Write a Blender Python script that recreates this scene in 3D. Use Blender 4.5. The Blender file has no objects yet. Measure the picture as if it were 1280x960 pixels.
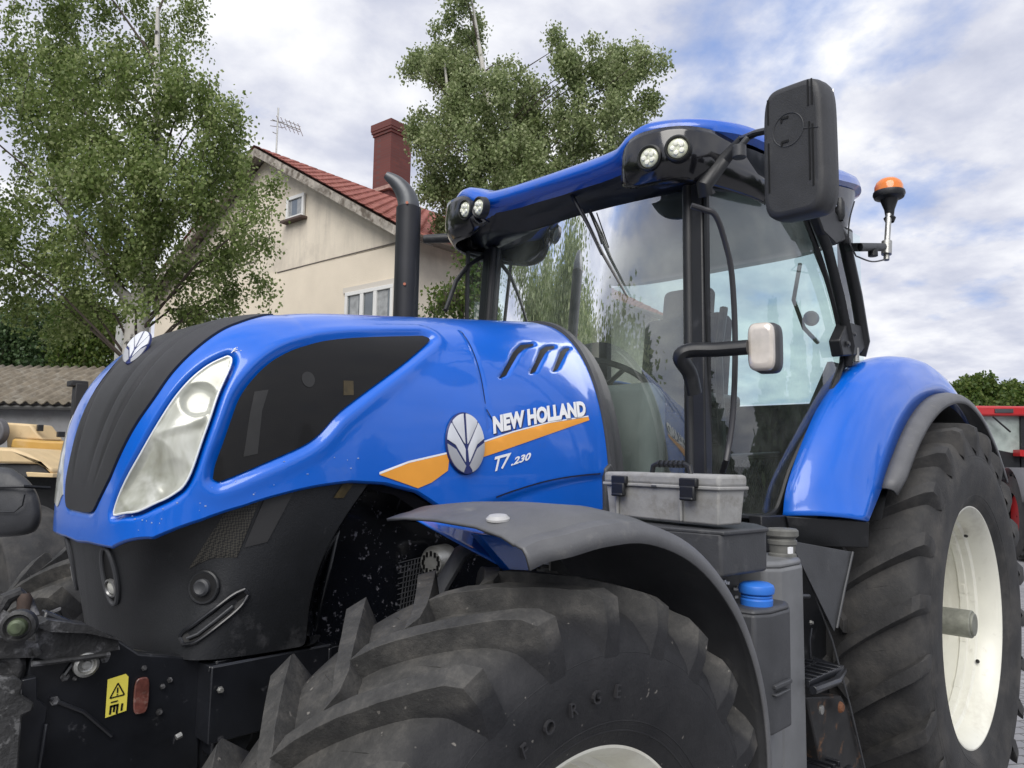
import bpy, bmesh, math, random
import numpy as np
from mathutils import Vector, Matrix, geometry
random.seed(7); RNG = np.random.default_rng(7)
scn = bpy.context.scene
COL = scn.collection
PI = math.pi

# ------------------------------------------------------------------ camera
CX, CY, CZ, YAW, PIT, ROL, FPX = -1.185, -2.06647, 1.64676, 0.77744, 0.10029, 0.01557, 942.176
CP = np.array([CX, CY, CZ])
Dv = np.array([math.cos(PIT)*math.cos(YAW), math.cos(PIT)*math.sin(YAW), math.sin(PIT)])
Rv = np.cross(Dv, [0, 0, 1]); Rv /= np.linalg.norm(Rv); Uv = np.cross(Rv, Dv)
R2 = Rv*math.cos(ROL)+Uv*math.sin(ROL); U2 = np.cross(R2, Dv)
cam = bpy.data.cameras.new('camera'); cam_o = bpy.data.objects.new('camera', cam); COL.objects.link(cam_o)
M = Matrix((( R2[0], U2[0], -Dv[0], CX), (R2[1], U2[1], -Dv[1], CY), (R2[2], U2[2], -Dv[2], CZ), (0, 0, 0, 1)))
cam_o.matrix_world = M
cam.sensor_width = 36; cam.lens = FPX/1280*36; cam.clip_start = 0.05; cam.clip_end = 2000
scn.camera = cam_o
scn.render.resolution_x = 1024; scn.render.resolution_y = 768
HD = np.array([Dv[0], Dv[1], 0]); HD /= np.linalg.norm(HD); HR = np.array([HD[1], -HD[0], 0])
def spot(x, d, z=0.0):          # ground place: x metres to the right, d metres ahead of where the photographer stood
    p = CP+HR*x+HD*d; return (float(p[0]), float(p[1]), z)

# ------------------------------------------------------------------ world + sun
SUN_EL, SUN_AZ = math.radians(46), math.radians(-148)   # azimuth of the direction towards the sun, from +X
w = bpy.data.worlds.new('World'); scn.world = w; w.use_nodes = True
nt = w.node_tree; N = nt.nodes; Lk = nt.links
for n in list(N): N.remove(n)
wo = N.new('ShaderNodeOutputWorld'); bg = N.new('ShaderNodeBackground'); bg.inputs[1].default_value = 0.1
sky = N.new('ShaderNodeTexSky'); sky.sky_type = 'NISHITA'; sky.sun_disc = False
sky.sun_elevation = SUN_EL; sky.sun_rotation = math.radians(90)-SUN_AZ
tc = N.new('ShaderNodeTexCoord'); sep = N.new('ShaderNodeSeparateXYZ'); Lk.new(tc.outputs['Generated'], sep.inputs[0])
def mth(op, a, b=None, tree=None):
    tree = tree or nt
    m = tree.nodes.new('ShaderNodeMath'); m.operation = op
    for i, v in enumerate((a, b)):
        if v is None: continue
        if isinstance(v, (int, float)): m.inputs[i].default_value = v
        else: tree.links.new(v, m.inputs[i])
    return m.outputs[0]
den = mth('ADD', mth('MAXIMUM', sep.outputs[2], 0.0), 0.24)
cmb = N.new('ShaderNodeCombineXYZ'); Lk.new(mth('DIVIDE', sep.outputs[0], den), cmb.inputs[0]); Lk.new(mth('DIVIDE', sep.outputs[1], den), cmb.inputs[1])
def noise(tree, vec, scale, det=6, rough=.55, dist=0.0):
    n = tree.nodes.new('ShaderNodeTexNoise'); n.inputs['Scale'].default_value = scale; n.inputs['Detail'].default_value = det
    n.inputs['Roughness'].default_value = rough; n.inputs['Distortion'].default_value = dist
    if vec is not None: tree.links.new(vec, n.inputs['Vector'])
    return n.outputs['Fac']
def ramp(tree, fac, stops):
    r = tree.nodes.new('ShaderNodeValToRGB'); tree.links.new(fac, r.inputs[0])
    e = r.color_ramp.elements
    while len(e) < len(stops): e.new(.5)
    for k, (p, c) in enumerate(stops):
        e[k].position = p; e[k].color = tuple(c)+(1,) if len(c) == 3 else c
    return r.outputs[0]
mp = N.new('ShaderNodeMapping'); mp.inputs['Rotation'].default_value = (0, 0, math.radians(20)); mp.inputs['Scale'].default_value = (1.0, 1.0, 1); mp.inputs['Location'].default_value = (3.1, 1.7, 0)
Lk.new(cmb.outputs[0], mp.inputs[0])
n1 = noise(nt, mp.outputs[0], 1.35, 8, .58, .15)
n2 = noise(nt, mp.outputs[0], 3.6, 7, .55, .1)
cover = ramp(nt, mth('ADD', mth('MULTIPLY', n1, .75), mth('MULTIPLY', n2, .25)), [(.36, (0.15,)*3), (.455, (1, 1, 1))])
ccol = ramp(nt, n2, [(.28, (4.1, 4.45, 5.7)), (.46, (5.9, 6.1, 7.0)), (.66, (8.6, 8.65, 8.9))])
skb = N.new('ShaderNodeMixRGB'); skb.blend_type = 'MIX'; skb.inputs[0].default_value = .72; skb.inputs[2].default_value = (2.3, 3.7, 7.6, 1)
Lk.new(sky.outputs[0], skb.inputs[1])
mx = N.new('ShaderNodeMixRGB'); Lk.new(cover, mx.inputs[0]); Lk.new(skb.outputs[0], mx.inputs[1]); Lk.new(ccol, mx.inputs[2])
Lk.new(mx.outputs[0], bg.inputs[0]); Lk.new(bg.outputs[0], wo.inputs[0])
sl = bpy.data.lights.new('sun', 'SUN'); sl.energy = 2.5; sl.angle = math.radians(48); sl.color = (1, .965, .91)
so = bpy.data.objects.new('sun', sl); COL.objects.link(so)
sd = Vector((math.cos(SUN_EL)*math.cos(SUN_AZ), math.cos(SUN_EL)*math.sin(SUN_AZ), math.sin(SUN_EL)))
so.rotation_euler = sd.to_track_quat('Z', 'Y').to_euler(); so.location = (0, -5, 12)
vs = scn.view_settings; vs.view_transform = 'Standard'; vs.look = 'None'; vs.exposure = 0.28; vs.gamma = 1.0; vs.use_curve_mapping = False
scn.render.engine = 'CYCLES'
scn.cycles.max_bounces = 8; scn.cycles.transparent_max_bounces = 24; scn.cycles.glossy_bounces = 4; scn.cycles.sample_clamp_indirect = 6

# ------------------------------------------------------------------ materials
MATS = {}
def mat(name, col, rough=.5, metal=0, coat=0, var=0.0, vscale=8, bump=0, bscale=60, dirt=None, dscale=5, dlo=.52, dhi=.7, spec=.5, det=5):
    if name in MATS: return MATS[name]
    m = bpy.data.materials.new(name); m.use_nodes = True; t = m.node_tree; b = t.nodes['Principled BSDF']
    b.inputs['Base Color'].default_value = (*col, 1); b.inputs['Roughness'].default_value = rough; b.inputs['Metallic'].default_value = metal
    b.inputs['Specular IOR Level'].default_value = spec
    if coat: b.inputs['Coat Weight'].default_value = coat; b.inputs['Coat Roughness'].default_value = .06
    co = t.nodes.new('ShaderNodeTexCoord').outputs['Object']
    out = None
    if var:
        f = noise(t, co, vscale, det, .6)
        out = ramp(t, f, [(.3, tuple(c*(1-var) for c in col)), (.7, tuple(min(1, c*(1+var)) for c in col))])
    if dirt:
        f = ramp(t, noise(t, co, dscale, 8, .68), [(dlo, (0, 0, 0)), (dhi, (1, 1, 1))])
        mm = t.nodes.new('ShaderNodeMixRGB'); t.links.new(f, mm.inputs[0]); mm.inputs[2].default_value = (*dirt, 1)
        if out is not None: t.links.new(out, mm.inputs[1])
        else: mm.inputs[1].default_value = (*col, 1)
        out = mm.outputs[0]
        rr = t.nodes.new('ShaderNodeMapRange'); t.links.new(f, rr.inputs[0]); rr.inputs[3].default_value = rough; rr.inputs[4].default_value = min(.9, rough+.35)
        t.links.new(rr.outputs[0], b.inputs['Roughness'])
    if out is not None: t.links.new(out, b.inputs['Base Color'])
    if bump:
        bn = t.nodes.new('ShaderNodeBump'); bn.inputs['Strength'].default_value = bump; bn.inputs['Distance'].default_value = .01
        t.links.new(noise(t, co, bscale, 4, .6), bn.inputs['Height']); t.links.new(bn.outputs[0], b.inputs['Normal'])
    MATS[name] = m; return m
def glassmat(name, tint, refl=1.0, dust_sheen=.1, dcol=(.75, .8, .75), rough=0.0, dscale=6):
    m = bpy.data.materials.new(name); m.use_nodes = True; t = m.node_tree
    for n in list(t.nodes): t.nodes.remove(n)
    o = t.nodes.new('ShaderNodeOutputMaterial'); tr = t.nodes.new('ShaderNodeBsdfTransparent'); tr.inputs[0].default_value = (*tint, 1)
    gl = t.nodes.new('ShaderNodeBsdfGlossy'); gl.inputs['Roughness'].default_value = rough; gl.inputs[0].default_value = (.95, .97, 1, 1)
    fr = t.nodes.new('ShaderNodeFresnel'); fr.inputs[0].default_value = 1.55
    f = mth('MINIMUM', mth('MULTIPLY', fr.outputs[0], refl, t), 1.0, t)
    mx1 = t.nodes.new('ShaderNodeMixShader'); t.links.new(f, mx1.inputs[0]); t.links.new(tr.outputs[0], mx1.inputs[1]); t.links.new(gl.outputs[0], mx1.inputs[2])
    df = t.nodes.new('ShaderNodeBsdfDiffuse'); df.inputs[0].default_value = (*dcol, 1)
    co = t.nodes.new('ShaderNodeTexCoord').outputs['Object']
    du = mth('MULTIPLY', ramp(t, noise(t, co, dscale, 7, .65, .6), [(.35, (.25,)*3), (.7, (1, 1, 1))]), dust_sheen, t)
    mx2 = t.nodes.new('ShaderNodeMixShader'); t.links.new(du, mx2.inputs[0]); t.links.new(mx1.outputs[0], mx2.inputs[1]); t.links.new(df.outputs[0], mx2.inputs[2])
    t.links.new(mx2.outputs[0], o.inputs[0]); MATS[name] = m; return m

blue = mat('blue_paint', (.0005, .115, .60), .30, 0, .7, var=.05, vscale=3, dirt=(.02, .12, .52), dscale=14, dlo=.62, dhi=.85)
dblue = mat('roof_blue', (.002, .095, .52), .3, 0, .8, var=.06, vscale=4, dirt=(.05, .10, .3), dscale=11, dlo=.55, dhi=.8)
blackp = mat('black_plastic', (.012, .013, .015), .42, var=.3, vscale=6, bump=.12, bscale=220, dirt=(.07, .07, .075), dscale=9, dlo=.58, dhi=.85)
blackg = mat('black_gloss', (.008, .008, .010), .16, 0, .6, var=.3, vscale=6)
blackm = mat('black_metal', (.010, .011, .014), .33, 0, .3, var=.4, vscale=7, dirt=(.10, .10, .11), dscale=26, dlo=.62, dhi=.78)
spatter = mat('spattered_black', (.006, .007, .010), .2, 0, .4, dirt=(.20, .20, .23), dscale=52, dlo=.60, dhi=.67)
stripm = mat('strip_black', (.026, .026, .029), .5, var=.25, vscale=5, bump=.15, bscale=300)
greyp = mat('grey_fender', (.105, .107, .113), .5, var=.16, vscale=9, bump=.1, bscale=200, dirt=(.24, .235, .22), dscale=10, dlo=.6, dhi=.85)
darkgrey = mat('dark_grey_plastic', (.045, .047, .052), .5, var=.2, vscale=8, bump=.1, bscale=160, dirt=(.12, .12, .12), dscale=12, dlo=.58, dhi=.85)
tankgrey = mat('tank_grey', (.16, .165, .172), .45, var=.15, vscale=7, dirt=(.2, .2, .2), dscale=12, dlo=.6, dhi=.85)
boxgrey = mat('toolbox_grey', (.30, .30, .295), .6, var=.15, vscale=12, bump=.1, bscale=90, dirt=(.16, .15, .13), dscale=16, dlo=.5, dhi=.8)
bluecap = mat('blue_cap', (.025, .16, .60), .45, var=.1)
rubber = mat('tyre_rubber', (.026, .026, .027), .72, var=.3, vscale=7, bump=.22, bscale=90, dirt=(.085, .08, .074), dscale=6, dlo=.45, dhi=.8)
rubber_w = mat('tyre_dusty', (.046, .045, .044), .8, var=.3, vscale=9, bump=.35, bscale=70, dirt=(.135, .125, .115), dscale=7, dlo=.42, dhi=.78)
cream = mat('rim_cream', (.72, .715, .635), .42, 0, .2, var=.06, vscale=5, dirt=(.42, .40, .34), dscale=13, dlo=.6, dhi=.9)
metal = mat('bare_metal', (.42, .42, .40), .42, .8, var=.25, vscale=14, bump=.15, bscale=90)
shaftm = mat('axle_metal', (.23, .235, .20), .55, .3, var=.25, vscale=22, bump=.2, bscale=120)
rust = mat('rust', (.16, .065, .03), .8, var=.5, vscale=25, bump=.3, bscale=80)
grime = mat('grimy_metal', (.035, .035, .036), .55, .2, var=.5, vscale=16, bump=.35, bscale=60, dirt=(.24, .24, .25), dscale=16, dlo=.52, dhi=.68)
chrome = mat('chrome', (.75, .75, .77), .12, 1)
silver = mat('silver_badge', (.74, .76, .80), .25, .25)
silver_d = mat('silver_dark', (.40, .41, .44), .3, .25)
white = mat('white_decal', (.85, .86, .88), .4)
orange = mat('orange_decal', (.85, .36, .045), .4, var=.1, vscale=3)
decal_b = mat('decal_outline', (.01, .02, .12), .4)
yellow = mat('yellow_sticker', (.78, .68, .10), .5)
amber = mat('amber_lens', (.75, .20, .02), .18, 0, .5)
redrefl = mat('reflector_brown', (.13, .045, .035), .35, 0, .5, var=.5, vscale=60, dirt=(.28, .2, .17), dscale=45, dlo=.5, dhi=.75)
lens = mat('lens_white', (.80, .80, .76), .2, 0, .6, var=.18, vscale=24)
seatm = mat('seat_cloth', (.02, .022, .026), .85, var=.3, vscale=30)
cabgrey = mat('cab_trim', (.27, .28, .29), .6, var=.1)
tan = mat('tan_rubber_mat', (.32, .22, .10), .7, var=.35, vscale=10)
gwind = glassmat('windshield_glass', (.66, .74, .72), 3.2, .15, (.50, .56, .50), dscale=4)  # greenish film: some dust, plus cloud and tree reflection painted into its colour
gdoor = glassmat('door_glass', (.74, .88, .86), 1.7, .07)
gfar = glassmat('rear_glass', (.84, .95, .94), 1.3, .05)
def screenmat():
    m = bpy.data.materials.new('mesh_screen'); m.use_nodes = True; t = m.node_tree; b = t.nodes['Principled BSDF']
    b.inputs['Roughness'].default_value = .42; b.inputs['Specular IOR Level'].default_value = .22; b.inputs['Coat Weight'].default_value = .12; b.inputs['Coat Roughness'].default_value = .05
    co = t.nodes.new('ShaderNodeTexCoord').outputs['Object']
    c = ramp(t, noise(t, co, 2.2, 4, .5), [(.35, (.004, .004, .0045)), (.65, (.010, .0095, .009))])
    t.links.new(c, b.inputs['Base Color'])
    mpn = t.nodes.new('ShaderNodeMapping'); mpn.inputs['Rotation'].default_value = (0, PI/4, 0); t.links.new(co, mpn.inputs[0])
    ck = t.nodes.new('ShaderNodeTexChecker'); ck.inputs['Scale'].default_value = 260; t.links.new(mpn.outputs[0], ck.inputs[0])
    bn = t.nodes.new('ShaderNodeBump'); bn.inputs['Strength'].default_value = .12; bn.inputs['Distance'].default_value = .002
    t.links.new(ck.outputs['Fac'], bn.inputs['Height']); t.links.new(bn.outputs[0], b.inputs['Normal'])
    return m
screen = screenmat()
def lampmat():
    m = bpy.data.materials.new('headlight_lens'); m.use_nodes = True; t = m.node_tree; b = t.nodes['Principled BSDF']
    co = t.nodes.new('ShaderNodeTexCoord').outputs['Object']
    c = ramp(t, noise(t, co, 7, 3, .5, 1.5), [(.30, (.26, .26, .21)), (.50, (.40, .41, .35)), (.66, (.58, .59, .54))])
    t.links.new(c, b.inputs['Base Color']); b.inputs['Roughness'].default_value = .3; b.inputs['Coat Weight'].default_value = 1; b.inputs['Coat Roughness'].default_value = .05
    b.inputs['Metallic'].default_value = .15
    bn = t.nodes.new('ShaderNodeBump'); bn.inputs['Strength'].default_value = .25; bn.inputs['Distance'].default_value = .02
    t.links.new(noise(t, co, 5, 2, .4, 1.2), bn.inputs['Height']); t.links.new(bn.outputs[0], b.inputs['Normal'])
    return m
headm = lampmat()
def streaks(m, col, amt):
    t = m.node_tree; b = t.nodes['Principled BSDF']; co = t.nodes.new('ShaderNodeTexCoord').outputs['Object']
    mpn = t.nodes.new('ShaderNodeMapping'); mpn.inputs['Scale'].default_value = (3.2, 3.2, .35); t.links.new(co, mpn.inputs[0])
    f = mth('MULTIPLY', ramp(t, noise(t, mpn.outputs[0], 1.6, 8, .7), [(.5, (0, 0, 0)), (.72, (1, 1, 1))]), amt, t)
    mm = t.nodes.new('ShaderNodeMixRGB'); src = b.inputs['Base Color'].links[0].from_socket; t.links.new(f, mm.inputs[0]); t.links.new(src, mm.inputs[1]); mm.inputs[2].default_value = (*col, 1); t.links.new(mm.outputs[0], b.inputs['Base Color'])
def finebump(m, scale, st, dist=.002):
    t = m.node_tree; b = t.nodes['Principled BSDF']; co = t.nodes.new('ShaderNodeTexCoord').outputs['Object']
    bn = t.nodes.new('ShaderNodeBump'); bn.inputs['Strength'].default_value = st; bn.inputs['Distance'].default_value = dist
    t.links.new(noise(t, co, scale, 3, .5), bn.inputs['Height']); t.links.new(bn.outputs[0], b.inputs['Normal']); t.links.new(bn.outputs[0], b.inputs['Coat Normal'])
finebump(blue, 9, .35, .003); finebump(dblue, 12, .5, .004)
streaks(cream, (.40, .36, .28), .5)

# ------------------------------------------------------------------ mesh helpers
def link(name, me, m, parent=None, label=None):
    o = bpy.data.objects.new(name, me); COL.objects.link(o)
    if m is not None:
        for k in (m if isinstance(m, (list, tuple)) else [m]): me.materials.append(k)
    if parent is not None: o.parent = parent
    if label: o['label'] = label
    return o
class G:
    """collects vertices and faces of one mesh object"""
    def __init__(s): s.v = []; s.f = []; s.mi = []
    def add(s, v, f, mi=0):
        b = len(s.v); s.v += [tuple(map(float, p)) for p in v]; s.f += [tuple(b+i for i in q) for q in f]; s.mi += [mi]*len(f); return s
    def build(s, name, m, parent=None, smooth=35, bevel=0, seg=2, label=None, sub=0, solid=0, offset=(0, 0, 0)):
        me = bpy.data.meshes.new(name); me.from_pydata(s.v, [], s.f); me.update()
        if any(s.mi):
            me.polygons.foreach_set('material_index', s.mi)
        o = link(name, me, m, parent, label)
        if smooth:
            me.polygons.foreach_set('use_smooth', [True]*len(me.polygons)); me.set_sharp_from_angle(angle=math.radians(smooth))
        if solid:
            md = o.modifiers.new('solid', 'SOLIDIFY'); md.thickness = solid; md.offset = 0
        if bevel:
            md = o.modifiers.new('bevel', 'BEVEL'); md.width = bevel; md.segments = seg; md.limit_method = 'ANGLE'; md.angle_limit = math.radians(38)
            md.harden_normals = False
        if sub:
            md = o.modifiers.new('sub', 'SUBSURF'); md.levels = sub; md.render_levels = sub
        return o
    def box(s, c, d, rot=None, mi=0):
        hx, hy, hz = d[0]/2, d[1]/2, d[2]/2
        V = [Vector((x, y, z)) for x in (-hx, hx) for y in (-hy, hy) for z in (-hz, hz)]
        if rot is not None: V = [rot @ p for p in V]
        c = Vector(c); V = [p+c for p in V]
        return s.add(V, [(0, 1, 3, 2), (4, 6, 7, 5), (0, 4, 5, 1), (2, 3, 7, 6), (0, 2, 6, 4), (1, 5, 7, 3)], mi)
    def prism(s, pts, ext, mi=0):
        pts = [Vector(p) for p in pts]; e = Vector(ext); n = len(pts)
        return s.add(pts+[p+e for p in pts], [tuple(range(n-1, -1, -1)), tuple(range(n, 2*n))]+[(i, (i+1) % n, n+(i+1) % n, n+i) for i in range(n)], mi)
    def tube(s, pts, r, n=10, mi=0, cap=True, sq=None):
        pts = [Vector(p) for p in pts]; k = len(pts); rs = r if isinstance(r, (list, tuple)) else [r]*k
        V = []; up = None
        for i, p in enumerate(pts):
            t = (pts[min(i+1, k-1)]-pts[max(i-1, 0)]).normalized()
            if up is None: up = Vector((0, 0, 1)) if abs(t.z) < .9 else Vector((1, 0, 0))
            a = t.cross(up).normalized(); b = a.cross(t).normalized(); up = b
            for j in range(n):
                an = 2*PI*j/n; V.append(p+(a*math.cos(an)*(sq[0] if sq else 1)+b*math.sin(an)*(sq[1] if sq else 1))*rs[i])
        F = [(i*n+j, i*n+(j+1) % n, (i+1)*n+(j+1) % n, (i+1)*n+j) for i in range(k-1) for j in range(n)]
        if cap: F += [tuple(range(n-1, -1, -1)), tuple((k-1)*n+j for j in range(n))]
        return s.add(V, F, mi)
    def lathe(s, prof, o, axis, n=32, mi=0, closed=False):
        """prof: (along, radius)"""
        ax = Vector(axis).normalized(); up = Vector((0, 0, 1)) if abs(ax.z) < .9 else Vector((1, 0, 0))
        a = ax.cross(up).normalized(); b = a.cross(ax).normalized(); o = Vector(o); V = []
        for h, r in prof:
            for j in range(n):
                an = 2*PI*j/n; V.append(o+ax*h+(a*math.cos(an)+b*math.sin(an))*max(r, 1e-5))
        k = len(prof)
        return s.add(V, [(i*n+j, (i+1)*n+j, (i+1)*n+(j+1) % n, i*n+(j+1) % n) for i in range(k-1) for j in range(n)], mi)
    def grid(s, P, mi=0, flip=False):
        """P: (a,b,3) array"""
        a, b = P.shape[:2]
        f = [(i*b+j, i*b+j+1, (i+1)*b+j+1, (i+1)*b+j) for i in range(a-1) for j in range(b-1)]
        if flip: f = [q[::-1] for q in f]
        return s.add(P.reshape(-1, 3), f, mi)
def spline(pts, n=8, closed=False, corner=55):
    """Catmull-Rom through pts, keeping sharp corners"""
    P = [np.array(p, float) for p in pts]; k = len(P)
    def sharp(i):
        if not closed and (i == 0 or i == k-1): return True
        a = P[i]-P[i-1]; b = P[(i+1) % k]-P[i]
        return np.dot(a, b)/(np.linalg.norm(a)*np.linalg.norm(b)+1e-12) < math.cos(math.radians(corner))
    sh = [sharp(i) for i in range(k)]; out = []
    for i in range(k if closed else k-1):
        p1, p2 = P[i], P[(i+1) % k]
        p0 = P[i-1] if not sh[i] else p1*2-p2 if False else p1-(p2-p1)*.5
        p3 = P[(i+2) % k] if not sh[(i+1) % k] else p2+(p2-p1)*.5
        for t in np.linspace(0, 1, n, endpoint=False):
            out.append(.5*((2*p1)+(-p0+p2)*t+(2*p0-5*p1+4*p2-p3)*t*t+(-p0+3*p1-3*p2+p3)*t**3))
    if not closed: out.append(P[-1])
    return out
def inpoly(x, y, poly):
    x = np.asarray(x); y = np.asarray(y); r = np.zeros(x.shape, bool); j = len(poly)-1
    for i in range(len(poly)):
        xi, yi = poly[i][:2]; xj, yj = poly[j][:2]
        c = ((yi > y) != (yj > y)) & (x < (xj-xi)*(y-yi)/((yj-yi) or 1e-12)+xi); r ^= c; j = i
    return r
def fill(poly, step):
    """triangulate the inside of a 2-D polygon with interior points; returns verts, tris"""
    P = np.array([p[:2] for p in poly]); sx, sy = step
    xs = np.arange(P[:, 0].min(), P[:, 0].max(), sx); ys = np.arange(P[:, 1].min(), P[:, 1].max(), sy)
    X, Y = np.meshgrid(xs, ys); X = X.ravel(); Y = Y.ravel(); k = inpoly(X, Y, P.tolist())
    X = X[k]; Y = Y[k]
    if len(X):
        d = np.full(len(X), 9.)
        for i in range(len(P)):
            d = np.minimum(d, np.hypot((X-P[i, 0])/sx, (Y-P[i, 1])/sy))
        X = X[d > .45]; Y = Y[d > .45]
    V = [Vector(p) for p in P]+[Vector((a, b)) for a, b in zip(X, Y)]; n = len(P)
    r = geometry.delaunay_2d_cdt(V, [], [list(range(n))], 1, 1e-7)
    return np.array([tuple(v) for v in r[0]]), [tuple(f) for f in r[2]]
def empty(name, loc=(0, 0, 0), rz=0, label=None, cat=None, group=None, kind=None):
    o = bpy.data.objects.new(name, None); COL.objects.link(o); o.location = loc; o.rotation_euler = (0, 0, rz); o.empty_display_size = .2
    return tag(o, label, cat, group, kind)
def tag(o, label=None, cat=None, group=None, kind=None):
    if label: o['label'] = label
    if cat: o['category'] = cat
    if group: o['group'] = group
    if kind: o['kind'] = kind
    return o
def text_mesh(body, size=1.0, shear=0.0, bold=0.0):
    cu = bpy.data.curves.new('t', 'FONT'); cu.body = body; cu.size = size; cu.shear = shear; cu.offset = bold; cu.resolution_u = 3
    ob = bpy.data.objects.new('t', cu); COL.objects.link(ob)
    dg = bpy.context.evaluated_depsgraph_get(); dg.update()
    me = bpy.data.meshes.new_from_object(ob.evaluated_get(dg))
    V = np.array([v.co[:2] for v in me.vertices]); F = [tuple(p.vertices) for p in me.polygons]
    bpy.data.objects.remove(ob); bpy.data.curves.remove(cu); bpy.data.meshes.remove(me)
    return V, F
# ================================================================== THE TRACTOR
TR = empty('tractor', (0, 0, 0), label='large blue farm tractor with black nose strip, white rims and toolbox, filling the foreground', cat='tractor')

# ---- bonnet surface: s along the bonnet (0 nose .. 1 rear), p around it (0 near side .. pi/2 top .. pi far side)
ZS, UC, UF, HN, WN, HM, HW, HT, HSL, HM2 = 1.362, .0349, -.5945, 3.237, 4.5386, 5.0718, .4545, .6775, .1438, 2.5319
def hwh(s):
    s = np.asarray(s, float); u = UF+(.95-UF)*s**2
    d = np.clip((UC-u)/(UC-UF), 0, 1); c1 = d**(HN/2); q = np.sqrt(np.clip(1-c1**2, 1e-9, 1))
    h = (HT+HSL*np.clip((u+.2)/1.1, 0, 1))*q**(2/HN); ww = HW*q**(2/WN)
    e = 2/(HM+(HM2-HM)*np.clip((u+.6)/1.5, 0, 1)); return u, h, ww, e
def hood(s, p):
    p = np.asarray(p, float); u, h, ww, e = hwh(s); c = np.cos(p)
    return np.stack([u+0*p, -ww*np.sign(c)*np.abs(c)**e, ZS+h*np.abs(np.sin(p))**e], -1)
def hnormal(s, p):
    s = np.clip(np.asarray(s, float), .012, .998); p = np.clip(np.asarray(p, float), .01, PI-.01); e = 1e-3
    a = hood(s+e, p)-hood(s-e, p); b = hood(s, p+e)-hood(s, p-e)
    n = np.cross(b, a); n /= np.linalg.norm(n, axis=-1, keepdims=True)+1e-12
    out = hood(s, p)-np.array([.3, 0, 1.4]); sg = np.sign((n*out).sum(-1)); return n*sg[..., None]
def hoff(s, p, off): return hood(s, p)+hnormal(s, p)*off
def hpatch(name, poly, off, m, step=(.012, .03), thick=.0, smooth=50, label=None, mirror=False, parent=None):
    v, f = fill(poly, step); P = hoff(v[:, 0], v[:, 1], off)
    if mirror: P = P*np.array([1, -1, 1])
    g = G(); g.add(P, f)
    a, b, c = [Vector(g.v[i]) for i in f[len(f)//2]]
    nn = (b-a).cross(c-a); want = Vector(hnormal(v[f[len(f)//2][0], 0], v[f[len(f)//2][0], 1]))
    if mirror: want.y *= -1
    if nn.dot(want) < 0: g.f = [q[::-1] for q in g.f]
    if thick:       # skirt running back into the bonnet
        n = len(poly); Q = hoff(np.array([q[0] for q in poly]), np.array([q[1] for q in poly]), off-thick)
        T = hoff(np.array([q[0] for q in poly]), np.array([q[1] for q in poly]), off)
        if mirror: Q = Q*np.array([1, -1, 1]); T = T*np.array([1, -1, 1])
        g.add(np.vstack([T, Q]), [(i, (i+1) % n, n+(i+1) % n, n+i) for i in range(n)])
    return g.build(name, m, parent or TR, smooth=smooth, label=label)
HEAD = spline([(0.0482,0.5225),(0.0941,0.4201),(0.146,0.4958),(0.1946,0.5908),(0.2331,0.6754),(0.2704,0.7348),(0.3103,0.7689),(0.3502,0.7733),(0.3555,0.7318),(0.3475,0.6457),(0.3229,0.4943),(0.3056,0.3652),(0.289,0.2627),(0.2717,0.1677),(0.2564,0.1232),(0.2365,0.1069),(0.1959,0.1024),(0.1274,0.1277),(0.0715,0.2627)][1:], 4, True, 60)
STR_N = [(0.0316,1.2127),(0.05,1.0),(0.0728,0.8876),(0.1354,0.901),(0.1919,0.9),(0.2404,0.9752),(0.3063,1.0583),(0.3695,1.1533),(0.4047,1.1905),(0.45,1.27),(.49,1.38),(.51,1.47)]
STR_F = [(s, PI-p) for s, p in STR_N]; STR_F = [(0.0316,1.84),(0.055,1.87),(0.0881,1.745),(0.1546,1.675),(0.2391,1.64),(.29,1.67),(.34,1.73),(.40,1.78),(.45,1.78),(.49,1.70),(.51,1.62)]
STRIP = spline(STR_N+STR_F[::-1], 4, True, 60)
WIN = spline([(0.3136,0.1128),(0.3176,0.1529),(0.3316,0.2212),(0.3469,0.3162),(0.3628,0.4186),(0.3888,0.518),(0.4267,0.6309),(0.4692,0.7229),(0.5165,0.803),(0.5617,0.8431),(0.6309,0.8906),(0.7147,0.944),(0.7233,0.9158),(0.7167,0.8594),(0.6714,0.6769),(0.6235,0.5255),(0.5783,0.4067),(0.5404,0.3191),(0.5085,0.2345),(0.4812,0.19),(0.4393,0.1544),(0.3834,0.1217),(0.3342,0.1039),(0.3216,0.1054)], 3, True, 50)
LOUS = [[(0.8237,0.6012),(0.8663,0.8312),(0.8889,0.9188),(0.9175,0.9515),(0.9142,0.9262),(0.8916,0.8802),(0.875,0.8238),(0.837,0.6294)],
        [(0.8823,0.6635),(0.9235,0.8891),(0.9395,0.9351),(0.9601,0.9574),(0.9548,0.9262),(0.9408,0.901),(0.9295,0.8609),(0.8942,0.6873)],
        [(0.9282,0.7066),(0.9634,0.8951),(0.9770,0.94),(0.9893,0.9593),(0.988,0.9426),(0.9784,0.9129),(0.9701,0.8743),(0.9401,0.7348)]]
bs = [0, .0097, .0768, .1886, .2956, .3768, .4473, .5052, .559, .6169, .6701, .71, .74, .80, 1]
bp = [1.57, 1.57, .052, .0282, .0386, .052, .0698, .0861, .0965, .0965, .0831, .0549, .035, .05, .09]
def phi0(s):
    s = np.asarray(s, float); u, h, ww, e = hwh(s)
    a = np.arcsin(np.clip(((1.441-ZS)/h), 0, 1)**(1/e)); b = np.interp(s, bs, bp)
    return np.where(s < .0768, a, b)
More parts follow.
